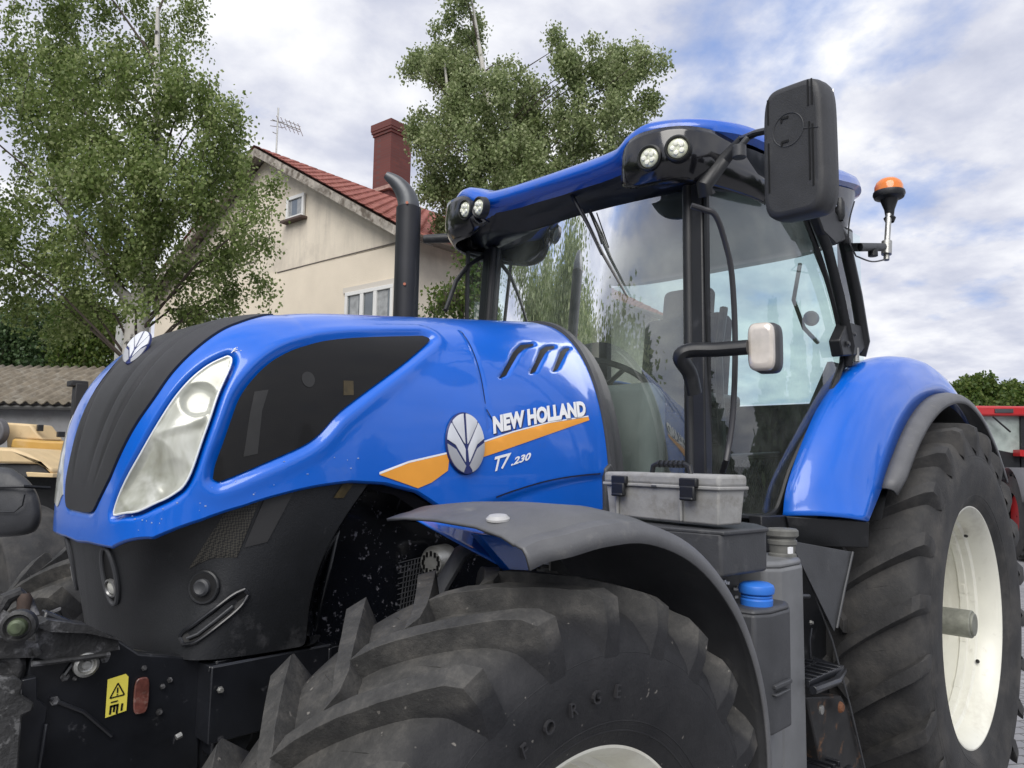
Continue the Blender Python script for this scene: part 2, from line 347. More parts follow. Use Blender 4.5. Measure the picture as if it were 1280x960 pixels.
def seg_dist(P, poly3):
    d = np.full(P.shape[:-1], 9.); n = len(poly3)
    for i in range(n):
        a = poly3[i]; b = poly3[(i+1) % n]; ab = b-a; t = np.clip(((P-a)@ab)/(ab@ab+1e-12), 0, 1)
        d = np.minimum(d, np.linalg.norm(P-(a+t[..., None]*ab), axis=-1))
    return d
inky0 = mat('louvre_black', (.004, .004, .005), .6)
def build_hood():
    S = np.concatenate([np.linspace(.0099, .12, 40)[:-1], np.linspace(.12, 1, 230)]); B = np.linspace(0, 1, 331)
    p0 = phi0(S); SS = np.repeat(S[:, None], len(B), 1); PP = p0[:, None]+B[None]*(PI-2*p0[:, None])
    P = hood(SS, PP); Nn = hnormal(SS, PP); disp = np.zeros(SS.shape)
    def recess(poly, depth, wd, lip=0, sides=(False, True)):
        nonlocal disp
        q = np.array(poly); p3 = hood(q[:, 0], q[:, 1])
        for mir in sides:
            pp = PI-PP if mir else PP; P3 = P*np.array([1, -1, 1]) if mir else P
            m = (P3[..., 1] < .02) & (SS > q[:, 0].min()-.06) & (SS < q[:, 0].max()+.06)
            d = np.full(SS.shape, 9.); d[m] = seg_dist(P3[m], p3)
            ins = inpoly(SS, pp, poly); sdv = np.where(ins, d, -d)
            t = np.clip((sdv+wd)/(wd*1.15), 0, 1); disp -= depth*t*t*(3-2*t)
            if lip: disp += lip*np.exp(-((sdv+wd*1.25)/(wd*.9))**2)
    recess(HEAD, .030, .018, 0, (False,)); recess(WIN, .016, .022, .004)
    for l in LOUS: recess(l, .012, .006)
    # broad fold running back from the window's lower corner, and panel seams
    q = np.array(STRIP); p3 = hood(q[:, 0], q[:, 1]); d = np.full(SS.shape, 9.); m = SS < .7; d[m] = seg_dist(P[m], p3)
    sdv = np.where(inpoly(SS, PP, STRIP), d, -d); t = np.clip((sdv+.006)/.010, 0, 1); disp -= .006*t
    disp -= .004*np.exp(-((SS-.789-.02*np.clip(.5-PP, 0, .5))/.0022)**2)*(PP > .30)*(PP < PI-.3)*(PP < 1.03)
    for mir in (0, 1):                                   # lower crease
        pp = PI-PP if mir else PP
        line = np.interp(SS, [.74, .77, .8204, .8889, .9701, 1], [.04, .0623, .0935, .144, .2048, .225])
        disp -= .010*(SS > .755)*np.clip((line-pp)/.02, 0, 1)
    P = P+Nn*disp[..., None]
    g = G(); g.grid(P)
    # rolled lower edge and nose lip
    rows = []
    for k, (a, b) in enumerate([(0, 0), (.004, -.006), (.014, -.008)]):
        e = np.concatenate([P[::-1, 0], P[:, -1]]); c = np.array([.3, 0, 0]); 
        inw = e.copy(); dirn = np.stack([np.clip(-.35-e[:, 0], 0, .2)*4, -np.sign(e[:, 1])*np.clip(np.abs(e[:, 1])*5, 0, 1), 0*e[:, 0]], -1)
        rows.append(e+dirn*a+np.array([0, 0, b]))
    g.grid(np.array(rows))
    # rear closing edge
    r = P[-1]; r2 = r.copy(); r2[:, 1] *= .96; r2[:, 2] -= .02; r2[:, 0] += .006; r3 = r2.copy(); r3[:, 0] -= .05
    g.grid(np.array([r, r2, r3]))
    return g.build('bonnet', blue, TR, smooth=60)
hood_o = build_hood()
def lamp_patch():
    v, f = fill(HEAD, (.0035, .011)); s, p = v[:, 0], v[:, 1]; h = np.full(len(s), -.0055); P0 = hood(s, p)
    def bowl(sc, pc, rad, dep, k=2.0):
        d = np.linalg.norm(P0-hood(sc, pc), axis=1)/rad; return -dep*np.clip(1-d**k, 0, 1)
    h += bowl(.2817, .524, .043, .012, 4) + bowl(.150, .30, .085, .012, 3) + bowl(.225, .16, .045, .007, 2)
    b3 = seg_dist(P0, hood(np.array([.19, .22, .26, .29]), np.array([.50, .44, .385, .375]))[:, :]); h += .004*np.exp(-(b3/.010)**2)
    edge = seg_dist(P0, hood(np.array([q[0] for q in HEAD]), np.array([q[1] for q in HEAD]))); h = -.0055+(h+.0055)*np.clip(edge/.012, 0, 1)+.003*np.exp(-(edge/.004)**2)
    g = G(); g.add(P0+hnormal(s, p)*h[:, None], f); fm = f[len(f)//2]; a, b, c = [Vector(g.v[i]) for i in fm]
    if (b-a).cross(c-a).dot(Vector(hnormal(s[fm[0]], p[fm[0]]))) < 0: g.f = [q[::-1] for q in g.f]
    return g.build('headlight', headm, TR, smooth=80)
def seg_open(P, L): return seg_dist(P, L)
hl = lamp_patch()
g = G(); n = len(HEAD); A_ = np.array(HEAD); ed = hoff(A_[:, 0], A_[:, 1], -.004); g.tube([tuple(q) for q in ed]+[tuple(ed[0])], .0026, 6, cap=False); g.build('lens_edge', mat('lens_edge', (.72, .75, .76), .25, 0, .6), hl)
hpatch('headlight', spline([(.045,2.12),(.10,2.10),(.13,2.18),(.17,2.3),(.25,2.45),(.31,2.5),(.28,2.85),(.2,2.99),(.1,2.98),(.05,2.7)], 4, True), .002, headm, (.008, .03), .012)
def strip_patch():
    v, f = fill(STRIP, (.006, .010)); s, p = v[:, 0], v[:, 1]
    a_ = np.interp(s, [q[0] for q in STR_N], [q[1] for q in STR_N]); yn = -hood(s, a_)[:, 1]; y = -hood(s, p)[:, 1]/np.maximum(yn, .03)
    rid = sum(np.exp(-((y-c)/.045)**2) for c in (.62, .28, -.05, -.38))*.0070*np.clip((s-.05)*9, 0, 1)
    g = G(); g.add(hood(s, p)+hnormal(s, p)*(.0035-rid)[:, None], f)
    fm = f[len(f)//2]; a, b, c = [Vector(g.v[i]) for i in fm]
    if (b-a).cross(c-a).dot(Vector(hnormal(s[fm[0]], p[fm[0]]))) < 0: g.f = [q[::-1] for q in g.f]
    n = len(STRIP); A = np.array(STRIP); T = hoff(A[:, 0], A[:, 1], .0035); Q = hoff(A[:, 0], A[:, 1], -.012)
    g.add(np.vstack([T, Q]), [(i, (i+1) % n, n+(i+1) % n, n+i) for i in range(n)])
    return g.build('nose_strip', stripm, TR, smooth=60)
strip_patch()
win = hpatch('side_screen', WIN, -.0085, screen, (.012, .03))
hpatch('side_screen', WIN, -.0085, screen, (.012, .03), mirror=True)
# things seen through the mesh: pale bracket, round cap, warning label, set just behind its face as shallow reliefs
def hbox(name, poly, off, m, parent): return hpatch(name, poly, off, m, (.02, .05), .003, parent=parent)
ghost = mat('screen_ghost_grey', (.015, .0148, .0145), .5, var=.3, vscale=20)
ghost2 = mat('screen_ghost_label', (.045, .032, .010), .5, var=.4, vscale=40)
hbox('radiator_bracket', [(.372, .16), (.383, .33), (.392, .44), (.418, .44), (.405, .33), (.398, .165)], -.0072, ghost, win)
cc = np.array([(.4905+.0115*math.cos(a), .497+.05*math.sin(a)) for a in np.linspace(0, 2*PI, 24, endpoint=False)])
hbox('filler_cap', cc.tolist(), -.0072, ghost, win)
hbox('warning_label', [(0.552,0.49),(0.5687,0.49),(0.567,0.4078),(0.5497,0.405)], -.0072, ghost2, win)
for l in LOUS: hpatch('louvre', l, -.005, inky0, (.01, .03))
SA = [(.553, .075), (.5779, .095), (0.6049,0.1128),(0.6535,0.1499),(0.7133,0.1885),(.722, .17),(0.7187,0.1395),(0.6921,0.1039),(0.6694,0.0876),(.62,.0945)]
SA = [(0.6049,0.1128),(0.6535,0.1499),(0.722,0.1935),(0.7187,0.1395),(0.6921,0.1039),(0.6694,0.0876),(.64,.099)]
SB = [(0.7752,0.2434),(0.8317,0.3087),(0.8962,0.3815),(0.974,0.4621),(0.9745,0.4458),(0.9209,0.3666),(0.8597,0.285),(0.8098,0.2271),(0.7785,0.1959)]
hpatch('side_stripe', SA, .0022, orange, (.01, .02)); hpatch('side_stripe', SB, .0022, orange, (.01, .02))
seamk = mat('shut_line', (.0008, .004, .03), .6)
def sline(name, pts, w, off=-.0012):      # thin dark shut line following (s, p) points
    P = np.array(spline(pts, 8)); Q = hoff(P[:, 0], P[:, 1], off); N_ = hnormal(P[:, 0], P[:, 1]); T_ = np.gradient(Q, axis=0); T_ /= np.linalg.norm(T_, axis=1)[:, None]; B_ = np.cross(N_, T_)
    g = G(); g.grid(np.array([Q-B_*w, Q+B_*w])); return g.build(name, seamk, TR, smooth=0)
sline('shut_line', [(.7890, .40), (.789, .55), (.789, .75), (.789, .95), (.785, 1.03), (.74, 1.075), (.70, 1.10)], .0016, -.0020)
sline('shut_line', [(.789, .40), (.796, .36), (.80, .32)], .0016, .0006)
sline('shut_line', [(.80, .083), (.84, .112), (.889, .149), (.93, .178), (.985, .215)], .0022, .0008)
def pin(poly, k, dy=0):  # thin pale outline above the stripe
    return poly
WL = [(0.7752,0.2434),(0.8317,0.3087),(0.8962,0.3815),(0.974,0.4621)]
def border(line, d0, d1): return [(a, b+d1) for a, b in line]+[(a, b+d0) for a, b in line[::-1]]
hpatch('stripe_border', border(WL, .001, .007), .0024, white, (.01, .02))
hpatch('stripe_border', border([(0.6049,0.1128),(0.6535,0.1499),(0.722,0.1935)], .0005, .0065), .0024, white, (.01, .02))
def htext(name, body, c, m, off, shear=0, bold=0.0, sx=1.0):
    """c: lower-left, lower-right, upper-left, upper-right corners in (s, p)"""
    V, F = text_mesh(body, 1.0, shear, bold); mn, mxx = V.min(0), V.max(0); T = (V-mn)/(mxx-mn)
    c = np.array(c); a, b = T[:, :1], T[:, 1:]
    q = c[0]*(1-a)*(1-b)+c[1]*a*(1-b)+c[2]*(1-a)*b+c[3]*a*b
    P = hoff(q[:, 0], q[:, 1], off); g = G(); g.add(P, F)
    x, y, z = [Vector(g.v[i]) for i in g.f[0][:3]]
    if (y-x).cross(z-x).y > 0: g.f = [q[::-1] for q in g.f]
    return g.build(name, m, TR, smooth=0)
TC = [(0.7965,0.288),(0.9694,0.4616),(0.7971,0.3681),(0.9724,0.5487)]
sh = [(a+.0018, b-.0045) for a, b in TC]
htext('brand_lettering_shadow', 'NEW HOLLAND', sh, decal_b, .0022, bold=.075)
htext('brand_lettering', 'NEW HOLLAND', TC, white, .0034, bold=.058)
T7 = [(0.7965,0.1514),(0.8240,0.178),(0.7965,0.2004),(0.8260,0.226)]
htext('model_lettering', 'T7', T7, white, .0030, shear=.35, bold=.03)
htext('model_lettering', '.230', [(.8245, .178), (0.8600,0.213), (.8245, .2035), (0.8600,0.2395)], white, .0030, shear=.35, bold=.035)

# ---- leaf badge (8 leaf segments in an ellipse)
def badge(name, cen, ax, ay, nrm, rx, ry, parent, bend=None):
    cen, ax, ay, nrm = map(Vector, (cen, ax, ay, nrm)); g = G()
    def P(x, y, h): return cen+ax*(x*rx)+ay*(y*ry)+nrm*h
    n = 40; V = [P(math.cos(2*PI*i/n), math.sin(2*PI*i/n), .001) for i in range(n)]+[P(math.cos(2*PI*i/n)*.97, math.sin(2*PI*i/n)*.97, .006) for i in range(n)]
    g.add(V, [tuple(range(n, 2*n))]+[(i, (i+1) % n, n+(i+1) % n, n+i) for i in range(n)])
    base = g.build(name, decal_b, parent, smooth=30)
    def leaf(poly, m):
        q = []
        for x, y in poly:
            r = math.hypot(x, y); k = min(1, .95/r) if r > .95 else 1; q.append((x*k, y*k))
        gg = G(); nn = len(q); top = [P(x, y, .0085) for x, y in q]; bot = [P(x, y, .004) for x, y in q]
        c = P(sum(a for a, b in q)/nn, sum(b for a, b in q)/nn, .0105)
        gg.add(top+bot+[c], [(i, (i+1) % nn, 2*nn) for i in range(nn)]+[(nn+i, nn+(i+1) % nn, (i+1) % nn, i) for i in range(nn)])
        gg.build('leaf', m, base, smooth=20)
    def arc(a0, a1, k=6): return [(math.cos(math.radians(a))*.95, math.sin(math.radians(a))*.95) for a in np.linspace(a0, a1, k)]
    for s in (1, -1):
        f = lambda L: [(s*x, y) for x, y in L]
        leaf(f([(.06, -.02), (.06, .2)]+arc(86, 48)+[(.62, .62), (.12, .02)]), silver)
        leaf(f([(.10, -.60), (.07, -.2)]+[(.13, -.08)]+arc(43, 8)+[(.55, -.05)]), silver)
        leaf(f([(.10, -.72)]+[(.55, -.18)]+arc(0, -76, 9)+[(.22, -.88)]), silver_d)
    return base
bc = hood(.7474, .236); bn_ = Vector(hnormal(.7474, .236)); bax = Vector((1, 0, .045)).normalized(); bay = bn_.cross(bax); bay = -bay if bay.z < 0 else bay
badge('side_badge', Vector(bc)+bn_*.002, bax, bay, bn_, .0745, .090, TR)
fs = .283; fc = hood(fs, PI/2); fn = Vector((-.80, -.30, .42)).normalized(); fax = fn.cross(Vector((0, 0, 1))).normalized(); fay = fax.cross(fn); fay = -fay if fay.z < 0 else fay
badge('nose_badge', Vector(fc)+fn*.012+Vector((0, 0, .004)), fax, fay, fn, .040, .052, TR)
g = G(); g.tube([Vector(fc)-fn*.03, Vector(fc)+fn*.012], .03, 16); g.build('badge_mount', stripm, TR)
g = G()
for k in range(7):
    a, b = hood(.3695+random.uniform(-.006, .006), .795+random.uniform(-.02, .03)), None
    n_ = hnormal(.3695, .795); d = np.array([random.uniform(-1, 1), 0, random.uniform(-1, 1)])*.008
    g.tube([a+n_*.0008, a+d+n_*.0008], .0011, 4)
g.build('paint_chip', white, TR)
# stone chips near the bonnet's lower edge
g = G()
for k in range(34):
    s = random.uniform(.12, .62); p = float(phi0(s))+random.uniform(.01, .07)
    a = hood(s, p); n_ = hnormal(s, p); g.box(a+n_*.0005, (random.uniform(.001, .005), .0012, random.uniform(.001, .003)))
g.build('stone_chips', mat('chip', (.35, .42, .6), .6), TR, smooth=0)['kind'] = 'stuff'

# ---- black rear trim where the bonnet meets the cab
ps = np.linspace(float(phi0(1.0)), PI-float(phi0(1.0)), 70); R0 = hood(np.full(70, 1.0), ps)
def sh_(P, du, k, dz=0): Q = P.copy(); Q[:, 0] += du; Q[:, 1] *= k; Q[:, 2] = 1.4+(Q[:, 2]-1.4)*k+dz; return Q
g = G(); g.grid(np.array([sh_(R0, .004, .985), sh_(R0, .008, 1.015), sh_(R0, .034, 1.018), sh_(R0, .045, .99), sh_(R0, .10, .985), sh_(R0, .10, .93)])[:, :, :])
g.build('bonnet_seal', darkgrey, TR, smooth=50)
g = G(); R1 = sh_(R0, .09, .98); cen = np.array([[1.05, 0, 1.5]]*len(R1)); g.grid(np.array([R1, (R1+cen)/2, cen])); g.box((1.08, 0, 1.5), (.10, .60, .40))
g.build('firewall', darkgrey, TR, smooth=30)
# lower vertical grey post beside the toolbox
g = G(); g.prism([(.92, -.455, 1.42), (.99, -.455, 1.42), (.99, -.455, 1.60), (.955, -.455, 1.64), (.925, -.455, 1.62)], (0, .08, 0)); g.build('side_post', darkgrey, TR, bevel=.006)

# ---- black nose panel under the bonnet
TOPR = spline([(-.585, 0), (-.583, -.09), (-.570, -.20), (-.535, -.305), (-.46, -.375), (-.36, -.412), (-.20, -.432), (-.03, -.436)], 6)
TZ = np.interp([p[0] for p in TOPR], [-.585, -.54, -.459, -.375, -.285, -.2, -.112, -.03], [1.443, 1.470, 1.51, 1.54, 1.566, 1.583, 1.592, 1.59])
nT = len(TOPR)
BOT = spline([(-.545, 0), (-.538, -.06), (-.512, -.14), (-.492, -.20), (-.470, -.29), (-.44, -.36), (-.35, -.395), (-.192, -.405)], 6)
rows = []
for t in np.linspace(0, 1, 15):
    r = []
    for i in range(nT):
        a = np.array([*TOPR[i], TZ[i]+.012]); b = np.array([*BOT[i], 1.193])
        q = a*(1-t)+b*t
        k = i/(nT-1)
        q[0] += -.055*math.sin(PI*t)*max(0, (k-.7)/.3)            # wheel-arch edge bows forward
        hollow = .028*math.sin(PI*min(1, t*1.15))*math.exp(-((k-.52)/.16)**2)
        q[0] += hollow*.7; q[1] += hollow*.9
        r.append(q)
    rows.append(r)
NP = np.array(rows)
full = np.concatenate([NP[:, ::-1]*np.array([1, -1, 1]), NP[:, 1:]], 1)
g = G(); g.grid(full, flip=True)
e = NP[:, -1]; g.grid(np.array([e, e+np.array([.012, .012, 0]), e+np.array([.02, .08, 0])]))
bt = full[-1]; g.grid(np.array([bt, bt+np.array([.02, 0, -.004]), bt*np.array([1, .8, 1])+np.array([.1, 0, 0])]))
nosep = g.build('nose_panel', blackp, TR, smooth=40, sub=1)
def npt(i, t, off=0):      # point on the nose panel, i = fraction along (0 centre .. 1 wheel arch)
    k = i*(nT-1); j = min(int(k), nT-2); f = k-j; tt = t*14; a = min(int(tt), 13); ft = tt-a
    P = lambda a, j: NP[a, j]
    q = (P(a, j)*(1-f)+P(a, j+1)*f)*(1-ft)+(P(a+1, j)*(1-f)+P(a+1, j+1)*f)*ft
    du = (P(a, j+1)-P(a, j)); dv = P(a+1, j)-P(a, j); n = np.cross(du, dv); n /= np.linalg.norm(n)
    if n[0]*-1+n[1]*-1 < 0: n = -n
    return Vector(q+n*off), Vector(n)
def ring(name, c, n, rx, rz, tube, m, parent, fillm=None, tilt=0, depth=.01):
    n = n.normalized(); a = Vector((0, 0, 1)).cross(n).normalized(); b = n.cross(a)
    a2 = a*math.cos(tilt)+b*math.sin(tilt); b2 = b*math.cos(tilt)-a*math.sin(tilt)
    g = G(); K = 36; pts = [c+a2*rx*math.cos(2*PI*i/K)+b2*rz*math.sin(2*PI*i/K) for i in range(K+1)]
    g.tube(pts, tube, 8, cap=False); o = g.build(name, m, parent)
    if fillm:
        g = G(); V = [c+a2*rx*.97*math.cos(2*PI*i/K)+b2*rz*.97*math.sin(2*PI*i/K)+n*.004 for i in range(K)]; g.add(V, [tuple(range(K))])
        g.build('recess', fillm, o, smooth=0)
    return o, a2, b2
inky = mat('inky', (.002, .002, .0025), .5)
for mir in (False, True):
    fl_ = Vector((1, -1 if mir else 1, 1))
    def fp(dx, dy, off):
        q = npt(.235+.036*dx+.012*dy, .36+.25*dy, off)[0]; return Vector((q.x, q.y*fl_.y, q.z))
    K = 40; ang = [2*PI*q/K for q in range(K+1)]
    g = G(); g.tube([fp(math.cos(a), math.sin(a), .003) for a in ang], .0060, 8, cap=False); o = g.build('fog_lamp', darkgrey, TR)
    rows = [[tuple(fp(k*math.cos(a), k*math.sin(a), h)) for a in ang] for k, h in ((1, .0028), (.7, .0022), (.35, .0020), (.02, .0020))]
    g = G(); g.grid(np.array(rows)); g.build('dark_socket', inky, o, smooth=0)
    n = npt(.235, .45, 0)[1]; n = Vector((n.x, n.y*fl_.y, n.z)); lc = fp(.05, .42, .004)
    g = G(); g.lathe([(-.004, .022), (.004, .022), (.006, .018), (.002, .016)], lc, n, 22); g.build('bezel', mat('dull_bezel', (.22, .22, .22), .3, .6), o)
    g = G(); g.lathe([(.0, .0165), (.004, .011), (.005, 0)], lc, n, 20); g.build('lens', mat('fog_lens', (.50, .50, .46), .15, .2, .8), o)
# round knob and long slot on the near flank
c, n = npt(.655, .55, .002); ko, a, b = ring('round_socket', c, n, .034, .034, .005, blackp, TR, inky)
g = G(); g.lathe([(0, .020), (.012, .019), (.016, .014), (.012, .006), (.012, 0)], c, n, 22); g.build('knob', darkgrey, ko)
cs = [npt(i, t, .005)[0] for i, t in ((.615, .86), (.645, .905), (.70, .885), (.765, .80), (.815, .715), (.828, .65), (.81, .615), (.78, .635), (.73, .70), (.665, .785), (.625, .825), (.615, .86))]
cs = [Vector(q) for q in spline([tuple(v) for v in cs], 5)]
g = G(); g.tube(cs, .0045, 8, cap=False); so_ = g.build('slot_frame', blackm, TR)
g = G(); cc_ = sum((v for v in cs), Vector())/len(cs); g.add([*cs[:-1], cc_], [(i, (i+1) % (len(cs)-1), len(cs)-1) for i in range(len(cs)-1)]); g.build('slot_recess', inky, so_, smooth=0)
g = G(); g.tube([npt(i, t, .006)[0] for i, t in ((.655, .865), (.695, .842), (.745, .77), (.79, .70))], .0035, 6); g.build('slot_rib', darkgrey, so_)
# mesh field on the flank and pale bar behind it
def nfield(poly, off, m, name, parent, step=(.03, .03)):
    v, f = fill(poly, step); g = G(); g.add([npt(max(0, min(.999, a)), max(0, min(.999, b)), off)[0] for a, b in v], f)
    x, y, z = [Vector(g.v[i]) for i in g.f[0]]
    if (y-x).cross(z-x).dot(Vector((-1, -1, 0))) < 0: g.f = [q[::-1] for q in g.f]
    return g.build(name, m, parent, smooth=40)
def meshm():
    m = bpy.data.materials.new('mesh_field'); m.use_nodes = True; t = m.node_tree; b = t.nodes['Principled BSDF']
    co = t.nodes.new('ShaderNodeTexCoord').outputs['Object']
    mpn = t.nodes.new('ShaderNodeMapping'); mpn.inputs['Rotation'].default_value = (.3, PI/4, .3); t.links.new(co, mpn.inputs[0]); br = t.nodes.new('ShaderNodeTexChecker'); br.inputs['Scale'].default_value = 230; t.links.new(mpn.outputs[0], br.inputs['Vector'])
    c = ramp(t, br.outputs['Fac'], [(.25, (.004, .004, .004)), (.5, (.040, .037, .030))]); t.links.new(c, b.inputs['Base Color']); b.inputs['Roughness'].default_value = .5
    return m
meshf = meshm()
nfield([(.57, .40), (.66, .05), (.745, .03), (.745, .40), (.65, .36)], .003, meshf, 'air_mesh', nosep)
nfield([(.757, .02), (.82, .02), (.82, .35), (.757, .35)], .003, mat('ghost3', (.028, .028, .029), .5), 'mesh_bar', nosep)
nfield([(.93, .04), (.955, .04), (.955, .14), (.93, .14)], .003, ghost2, 'service_tag', nosep)

# ---- engine bay side behind the wheel arch edge, glossy with mud spatter
g = G()
arc = spline([(-.045, 1.585), (-.11, 1.50), (-.165, 1.40), (-.20, 1.28), (-.19, 1.19)], 6)
P = np.array([[(a[0]+t*.10, -.425+t*.14, a[1]-.02*t) for t in (0, .15, .4, .7, 1)] for a in arc]); g.grid(P)
g.build('arch_flank', spatter, TR, smooth=50)
g = G(); g.prism([(-.12, -.30, 1.15), (-.02, -.30, 1.58), (.75, -.30, 1.52), (.75, -.30, 1.0), (0, -.30, 1.0)], (0, .5, 0)); g.build('engine_cover', spatter, TR, bevel=.01)
g = G(); g.prism([(-.05, -.43, 1.583), (.05, -.435, 1.572), (.16, -.435, 1.52), (.22, -.44, 1.49), (.22, -.43, 1.46), (.15, -.425, 1.49), (.04, -.425, 1.55), (-.04, -.42, 1.565)], (0, .14, 0)); g.build('arch_lining', blackg, TR, smooth=50)
# cooling mesh with alternator behind it
g = G(); c0 = Vector((.185, -.33, 1.265))
for k in range(9):
    x = -.045+k*.0115; g.tube([c0+Vector((x, 0, -.10+.012*k)), c0+Vector((x+.02, 0, .085+.003*k))], .0018, 5)
for k in range(14):
    z = -.10+k*.0145; g.tube([c0+Vector((-.05, 0, z)), c0+Vector((.058, 0, z+.012))], .0015, 5)
g.build('belt_guard', darkgrey, TR)
g = G(); ac = Vector((.262, -.36, 1.352)); g.lathe([(-.05, .0), (-.05, .032), (-.03, .046), (.03, .046), (.05, .034), (.05, 0)], ac, (-1, -.35, 0), 28)
alt = g.build('alternator', metal, TR)
g = G()
for k in range(12):
    a = 2*PI*k/12; ax_ = Vector((-1, -.35, 0)).normalized(); u_ = ax_.cross(Vector((0, 0, 1))).normalized(); v_ = Vector((0, 0, 1))
    q = ac+ax_*.0515+(u_*math.cos(a)+v_*math.sin(a))*.026; g.box(q, (.004, .006, .014), Matrix.Rotation(0, 3, 'Z'))
g.build('cooling_slots', inky, alt)

# ---- front support frame, side plate, hitch
g = G()
g.prism([(-.735, -.335, 1.335), (-.60, -.335, 1.262), (-.55, -.335, 1.222), (-.415, -.335, 1.19), (-.40, -.335, .80), (-.52, -.335, .62), (-.72, -.335, .70), (-.78, -.335, 1.15)], (0, .035, 0))
plate = g.build('hitch_side_plate', blackm, TR, bevel=.006)
g = G(); g.box((-.27, -.30, 1.10), (.30, .20, .165)); g.box((-.10, -.26, 1.10), (.10, .16, .12)); g.box((-.2, -.18, .93), (.5, .3, .22)); g.box((-.27, -.395, 1.178), (.31, .006, .012)); g.box((-.12, -.398, 1.10), (.01, .008, .15))
g.build('front_support', blackm, TR, bevel=.008)
g = G(); g.prism([(-.40, -.375, 1.19), (-.40, -.375, .98), (-.33, -.375, .94), (-.30, -.375, 1.0), (-.30, -.375, 1.19)], (0, .05, 0)); g.build('support_flange', blackm, TR, bevel=.006)
g = G(); g.box((-.1, 0, .9), (.9, .42, .36)); g.box((.9, 0, .85), (1.6, .5, .5)); g.box((.0, 0, .68), (.28, 1.3, .20)); g.box((1.3, 0, .8), (2.3, .36, .5)); g.build('chassis', blackm, TR, bevel=.02)
def bolt(c, r, h, m=metal, par=None, axis=(0, -1, 0)):
    g = G(); g.lathe([(0, r*1.5), (h*.3, r*1.5), (h*.32, r), (h, r*.95), (h, 0)], c, axis, 6); return g.build('bolt', m, par or TR, smooth=20)
def yp(px, py, y):
    d = Dv+R2*(px-640)/FPX-U2*(py-480)/FPX; t = (y-CY)/d[1]; return Vector(CP+d*t)
# bush with bright ring, small bolts on the plate
pb = yp(106, 830, -.345)
g = G(); g.lathe([(0, .024), (.012, .024), (.016, .018), (.008, .014), (.006, .010), (.012, .008), (.012, 0)], pb, (0, -1, 0), 24); g.build('bush', metal, plate)
for px, py, r in ((131, 823, .006), (81, 846, .006), (93, 848, .003), (94, 838, .003), (199, 890, .005), (212, 850, .004), (180, 835, .004), (203, 858, .004), (68, 876, .006)):
    bolt(yp(px, py, -.337), r, .007, grime, plate)
g = G(); a, b = yp(227, 918, -.40), yp(220, 922, -.40); g.tube([a, b], .006, 8); g.build('bright_pin', metal, plate)
bolt(yp(275, 862, -.405), .005, .01, metal); bolt(yp(385, 830, -.38), .006, .01, rust)
# link between bush and small bolt, raised rib below
g = G(); g.tube([yp(81, 844, -.342), yp(98, 820, -.342)], .004, 6); g.tube([yp(62, 873, -.34), yp(105, 890, -.34), yp(140, 920, -.34)], .004, 6); g.build('rib', blackm, plate)
# warning sticker with triangle and pictograms
sx0, sx1, sz0, sz1 = -.6125, -.5715, 1.103, 1.186
g = G(); g.add([(sx0, -.3385, sz0), (sx1, -.3385, sz0+.006), (sx1, -.3385, sz1-.008), (sx1-.006, -.3385, sz1-.001), (sx0, -.3385, sz1-.006)], [(0, 1, 2, 3, 4)])
sticker = g.build('warning_sticker', yellow, plate, smooth=0)
g = G(); mxs = (sx0+sx1)/2; z0 = sz1-.045
def line2(g, a, b, w=.0014):
    a = Vector(a); b = Vector(b); d = (b-a).normalized(); n = Vector((-d.z, 0, d.x))*w
    g.add([a-n, b-n, b+n, a+n], [(0, 1, 2, 3)])
tri = [(mxs-.014, -.3395, z0), (mxs+.014, -.3395, z0+.002), (mxs, -.3395, z0+.028)]
for k in range(3): line2(g, tri[k], tri[(k+1) % 3])
line2(g, (mxs, -.3395, z0+.008), (mxs, -.3395, z0+.019), .0016); line2(g, (mxs, -.3395, z0+.0035), (mxs, -.3395, z0+.0058), .0016)
line2(g, (mxs-.012, -.3395, z0-.009), (mxs+.002, -.3395, z0-.008), .0014)
for x, h in ((-.011, .018), (-.004, .014), (.002, .019), (.011, .015)): line2(g, (mxs+x, -.3395, z0-.015), (mxs+x-.001, -.3395, z0-.015-h), .0021)
line2(g, (mxs-.012, -.3395, z0-.017), (mxs+.004, -.3395, z0-.016), .0022)
g.build('pictogram', inky, sticker, smooth=0)
g = G(); rc = yp(176, 869, -.338); K = 28
pts = [(rc.x+.0155*math.copysign(abs(math.cos(a))**.55, math.cos(a)), -.338, rc.z+.0235*1.6*math.copysign(abs(math.sin(a))**.55, math.sin(a))) for a in np.linspace(0, 2*PI, K, endpoint=False)]
g.prism(pts, (0, -.006, 0)); g.build('reflector', redrefl, plate, bevel=.002)
# hitch arms and top link parts
g = G()
def plate_px(g, pts, y, th): g.prism([yp(a, b, y) for a, b in pts], (0, th, 0))
plate_px(g, [(-60, 800), (0, 797), (45, 802), (44, 783), (60, 776), (112, 783), (148, 800), (150, 812), (66, 828), (45, 822), (-60, 825)], -.352, .03)
plate_px(g, [(44, 783), (60, 775), (112, 782), (148, 800), (155, 802), (110, 792), (62, 790)], -.375, .06)
arm1 = g.build('hitch_bracket', grime, TR, bevel=.004)
g = G(); g.tube([yp(40, 830, -.36), yp(62, 828, -.36), yp(137, 818, -.36)], .0055, 8); g.tube([yp(42, 807, -.36), yp(48, 818, -.36)], .008, 8); g.build('edge_rail', grime, arm1)
g = G(); c = yp(26, 781, -.37)
g.lathe([(0, .030), (.02, .030), (.024, .024), (.018, .020), (.018, 0)], c, (-.5, -1, 0), 24); pivot = g.build('pivot_ring', grime, TR)
g = G(); g.lathe([(.018, .017), (.03, .015), (.034, .010), (.034, 0)], c, (-.5, -1, 0), 18); g.build('grease_plug', mat('greenish', (.075, .095, .055), .5, .2, var=.5, vscale=40), pivot)
g = G()
